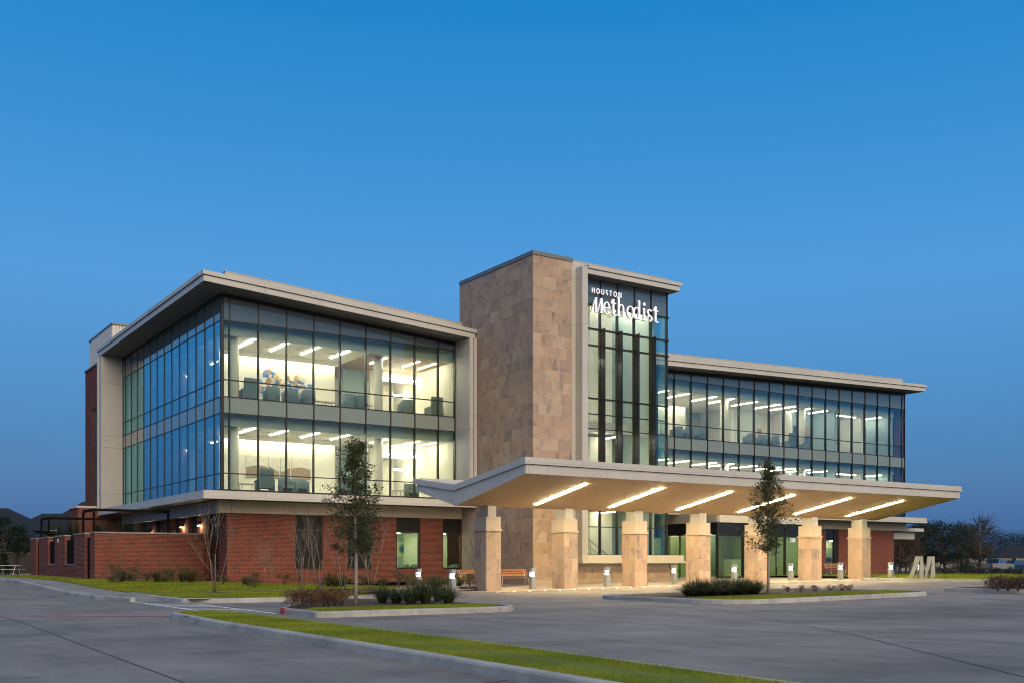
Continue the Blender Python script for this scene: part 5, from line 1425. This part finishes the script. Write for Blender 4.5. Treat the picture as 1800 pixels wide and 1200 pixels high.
for k, (u, kk, H, W, lab) in enumerate(((1582, 128, 5.2, 5, 'dark evergreen tree just beyond the brick wing end'), (1612, 140, 6.4, 6.5, 'dark round evergreen behind the letter sculpture'), (1640, 150, 7.2, 6, 'tall dark evergreen with a tufted top behind the letter sculpture'),
                                        (1660, 132, 5.6, 8.5, 'broad dark live oak with a thick trunk across the street'), (1690, 155, 6.8, 7, 'dark evergreen between the live oak and the bare tree'), (1735, 215, 7.6, 10, 'far dark tree behind the pickup truck'), (1770, 230, 7.4, 11, 'far dark tree above the street roofs'), (1798, 225, 7.4, 10, 'far dark tree at the end of the street'))):
    big_tree(lab, u, kk, H, W, 400 + k, .22)
big_tree('half bare tree with thin upright twigs beside the pickup truck', 1722, 118, 6.4, 5.0, 430, .3, 'leaf_dark', 700, .2, None, True)
big_tree('dark conifer like tree beside the street house', 8, 92, 4.9, 3.2, 431, .1, n=4200, leaf=.2); big_tree('small staked tree before the wooden fence', 33, 86, 4.1, 2.4, 432, .42, n=2600, leaf=.16)
# scrubby saplings by the wing end
for k, (u, kk) in enumerate(((1580, 95), (1592, 100), (1600, 97))): big_tree('thin half bare sapling between the brick wing and the sculpture', u, kk, 3.6, 2.0, 440 + k, .3, n=420, leaf=.13, grp='saplings beyond the wing', bare=True)
for k in range(15):
    u = 1640 + k * 11; x, y, z = at_k(u, 88 + (k % 3) * 2); bush('street_shrub', 'dark shrub in the row between lawn and street', x, y, z, .55, .75, 460 + k, 'leaf_dark', 420, .1, 'shrubs along the street')
def house(label, u, k, w, d, eave, ridge, wallm, hip=True, rl=.35, off=0.0):
    x, y, z = at_k(u, k); ang = TH - R(90); t = thing('street_house', label, 'house', (x, y, z), None, ang)
    M = WM[t.name]; W, D = w / 2, d / 2
    mb = MB(); mb.box(-W, W, -D, D, -.5, eave); mb.build('wall', wallm, t, M)
    e = .5; rx = W * rl if hip else W + e; mb = MB()
    mb.add([(-W - e, -D - e, eave - .1), (W + e, -D - e, eave - .1), (W + e, D + e, eave - .1), (-W - e, D + e, eave - .1), (-rx + off, 0, ridge), (rx + off, 0, ridge)], [(0, 1, 5, 4), (1, 2, 5), (2, 3, 4, 5), (3, 0, 4), (3, 2, 1, 0)]); mb.build('roof', 'roof_shingle', t, M)
    for sx in (-.55, 0, .55):
        for zz in ((1.0,) if eave < 4 else (1.0, 3.9)):
            mb = MB(); mb.box(sx * W - .55, sx * W + .55, -D - .06, -D - .01, zz, zz + 1.4); w_ = mb.build('window', 'white_vinyl', t, M)
            mb = MB(); mb.box(sx * W - .46, sx * W + .46, -D - .08, -D - .061, zz + .09, zz + 1.31); mb.build('pane', 'black_glass', w_, M)
    return t
house('two storey street house with dark hip roof past the wooden fence', 0, 128, 9.5, 9, 5.2, 7.9, 'house_brick', True, .2)
house('pale street house with dark roof behind the garden wall', 92, 135, 7.5, 9, 5.0, 7.6, 'house_siding', True, .35)
house('tall street house whose roof peak meets the brick block', 152, 150, 11, 9, 5.4, 9.9, 'house_siding', True, .1)
house('low garage wing with dark roof beside the two storey house', 40, 118, 6.5, 7, 2.6, 5.2, 'house_siding', True, .15)
house('low pale house across the street behind the pickup truck', 1738, 200, 13, 8, 2.6, 4.1, 'house_siding', True, .45); house('low house with dark roof at the end of the street', 1800, 195, 14, 8, 2.5, 4.7, 'house_siding', True, .35)
house('low pale house behind the broad live oak', 1640, 190, 16, 8, 2.5, 3.6, 'house_siding', True, .6)
# wooden fence
xa, ya, za = at_k(-30, 97); xb, yb, zb = at_k(58, 97)
fe = thing('wooden_fence', 'weathered wooden board fence below the street house', 'fence', (xa, ya, .3))
fd = Vector((xb - xa, yb - ya, 0)); FL = fd.length; fd.normalize(); fnn = Vector((-fd.y, fd.x, 0))
mb = MB(); nb = int(FL / .15)
for k in range(nb):
    p = Vector((xa, ya, .25)) + fd * (k * FL / nb); q = p + fd * (FL / nb - .012); h = 1.85 + .03 * math.sin(k * 3.7)
    a = fnn * .02; mb.hexa([p - a, q - a, q + a, p + a, p - a + Vector((0, 0, h)), q - a + Vector((0, 0, h)), q + a + Vector((0, 0, h)), p + a + Vector((0, 0, h))])
o = mb.build('boards', 'fence_wood', fe); o['kind'] = 'stuff'
for k in range(4):
    p = Vector((xa, ya, .25)) + fd * (FL * k / 3); mb = MB(); mb.box(p.x - .06, p.x + .06, p.y - .16, p.y - .04, .2, 2.1); mb.build('post', 'fence_wood', fe)
# picnic table
x, y, z = at_k(15, 84, .30); pt = thing('picnic_table', 'pale picnic table on the grass by the wooden fence', 'table', (x, y, z), None, TH - R(90)); M = WM[pt.name]
mb = MB(); mb.box(-.9, .9, -.38, .38, .72, .76); mb.build('top', 'white_vinyl', pt, M)
for sy in (-.7, .7): mb = MB(); mb.box(-.9, .9, sy - .13, sy + .13, .42, .46); mb.build('seat', 'white_vinyl', pt, M)
for sx in (-.65, .65):
    for sy in (-1, 1): mb = MB(); mb.tube([(sx, sy * .62, 0), (sx, sy * .2, .73)], .035, 6); mb.build('leg', 'white_vinyl', pt, M)
# --- vehicles
def wheel(t, M, x, y, r=.38, w=.25):
    mb = MB(); mb.tube([(x, y - w / 2, r), (x, y + w / 2, r)], r, 18); o = mb.build('wheel', 'tyre', t, M)
    mb = MB(); s = 1 if y > 0 else -1; mb.tube([(x, y + s * (w / 2 - .05), r), (x, y + s * (w / 2 + .01), r)], r * .6, 12); mb.build('rim', 'chrome', o, M)
def truck(label, u, k, hd):
    x, y, z = at_k(u, k); t = thing('pickup_truck', label, 'truck', (x, y, z), None, hd); M = WM[t.name]
    f = lambda p, q: (p[0], q, p[1])
    mb = MB(); mb.prism([(-2.9, .55), (2.75, .5), (2.9, .62), (2.9, 1.05), (2.75, 1.18), (1.55, 1.28), (-2.9, 1.26)][::-1], f, -.98, .98); mb.build('body', 'car_paint_silver', t, M)
    vs = [(-.95, -.94, 1.26), (1.45, -.94, 1.26), (1.45, .94, 1.26), (-.95, .94, 1.26), (-.75, -.76, 1.92), (.62, -.76, 1.92), (.62, .76, 1.92), (-.75, .76, 1.92)]
    mb = MB(); mb.hexa(vs); mb.build('cab', 'car_paint_silver', t, M)
    for s in (-1, 1):
        mb = MB(); q = lambda px, pz: (px, s * (.95 - .18 * (pz - 1.26) / .66 + .006), pz)
        for a, b, c_, d_2 in ((-.80, .05, .0, -.70), (.12, 1.25, .55, .08)):
            vv = [q(a, 1.32), q(b, 1.32), q(c_, 1.85), q(d_2, 1.85)]; i = len(mb.v); mb.v += vv; mb.f.append((i, i + 1, i + 2, i + 3) if s < 0 else (i + 3, i + 2, i + 1, i)); mb.mi.append(0)
        mb.build('side_window', 'car_glass', t, M)
        mb = MB(); mb.box(-2.95, -2.80, s * .90 - .09, s * .90 + .085, .85, 1.22); mb.build('tail_lamp', 'tail_lamp', t, M)
        mb = MB(); mb.box(2.80, 2.93, s * .80 - .16, s * .80 + .16, .78, 1.0); mb.build('headlight', 'head_lamp', t, M)
        mb = MB(); mb.box(1.0, 1.12, s * 1.08 - .12, s * 1.08 + .10, 1.28, 1.48); mb.build('mirror', 'car_trim', t, M)
    mb = MB(); mb.add([(1.32, -.84, 1.33), (1.32, .84, 1.33), (.68, .72, 1.86), (.68, -.72, 1.86)], [(0, 1, 2, 3)]); mb.build('windscreen', 'car_glass', t, M)
    mb = MB(); mb.add([(-.955, -.84, 1.33), (-.955, .84, 1.33), (-.80, .72, 1.86), (-.80, -.72, 1.86)], [(3, 2, 1, 0)]); mb.build('rear_window', 'car_glass', t, M)
    mb = MB(); mb.box(-3.0, -2.85, -.95, .95, .48, .66); mb.build('bumper', 'chrome', t, M)
    mb = MB(); mb.box(-2.75, -1.05, -.86, .86, 1.24, 1.275); mb.build('bed', 'car_trim', t, M)
    for wx in (-1.85, 1.95):
        for wy in (-.88, .88): wheel(t, M, wx, wy, .40)
truck('silver grey pickup truck parked across the street', 1751, 137, TH - R(90) + R(38))
def suv(label, u, k, hd):
    x, y, z = at_k(u, k); t = thing('parked_car', label, 'car', (x, y, z), None, hd); M = WM[t.name]; f = lambda p, q: (p[0], q, p[1])
    mb = MB(); mb.prism([(-2.3, .4), (2.3, .4), (2.35, .85), (1.2, 1.05), (-2.3, 1.08)][::-1], f, -.92, .92); mb.build('body', 'car_paint_blue', t, M)
    mb = MB(); mb.hexa([(-2.2, -.88, 1.06), (1.2, -.88, 1.04), (1.2, .88, 1.04), (-2.2, .88, 1.06), (-1.9, -.70, 1.66), (.35, -.70, 1.66), (.35, .70, 1.66), (-1.9, .70, 1.66)]); mb.build('cabin', 'car_glass', t, M)
    mb = MB(); mb.box(-1.9, .35, -.70, .70, 1.655, 1.70); mb.build('roof', 'car_paint_blue', t, M)
    for s in (-1, 1): mb = MB(); mb.box(2.22, 2.36, s * .7 - .18, s * .7 + .18, .7, .86); mb.build('headlight', 'head_lamp', t, M)
    for wx in (-1.4, 1.4):
        for wy in (-.82, .82): wheel(t, M, wx, wy, .34, .22)
suv('dark blue car parked beside the pickup truck', 1790, 146, TH - R(90) + R(30))
# clipped hedge beside the truck
x, y, z = at_k(1696, 128); bush('clipped_hedge', 'dark clipped hedge block behind the pickup truck bed', x, y, z, 2.0, 1.5, 470, 'leaf_dark', 2600, .16, None, 'hedge')
strip('fire_lane_line', 'red_paint', [at_k(1640, 112)[:2], at_k(1720, 118)[:2]], .5, .02)
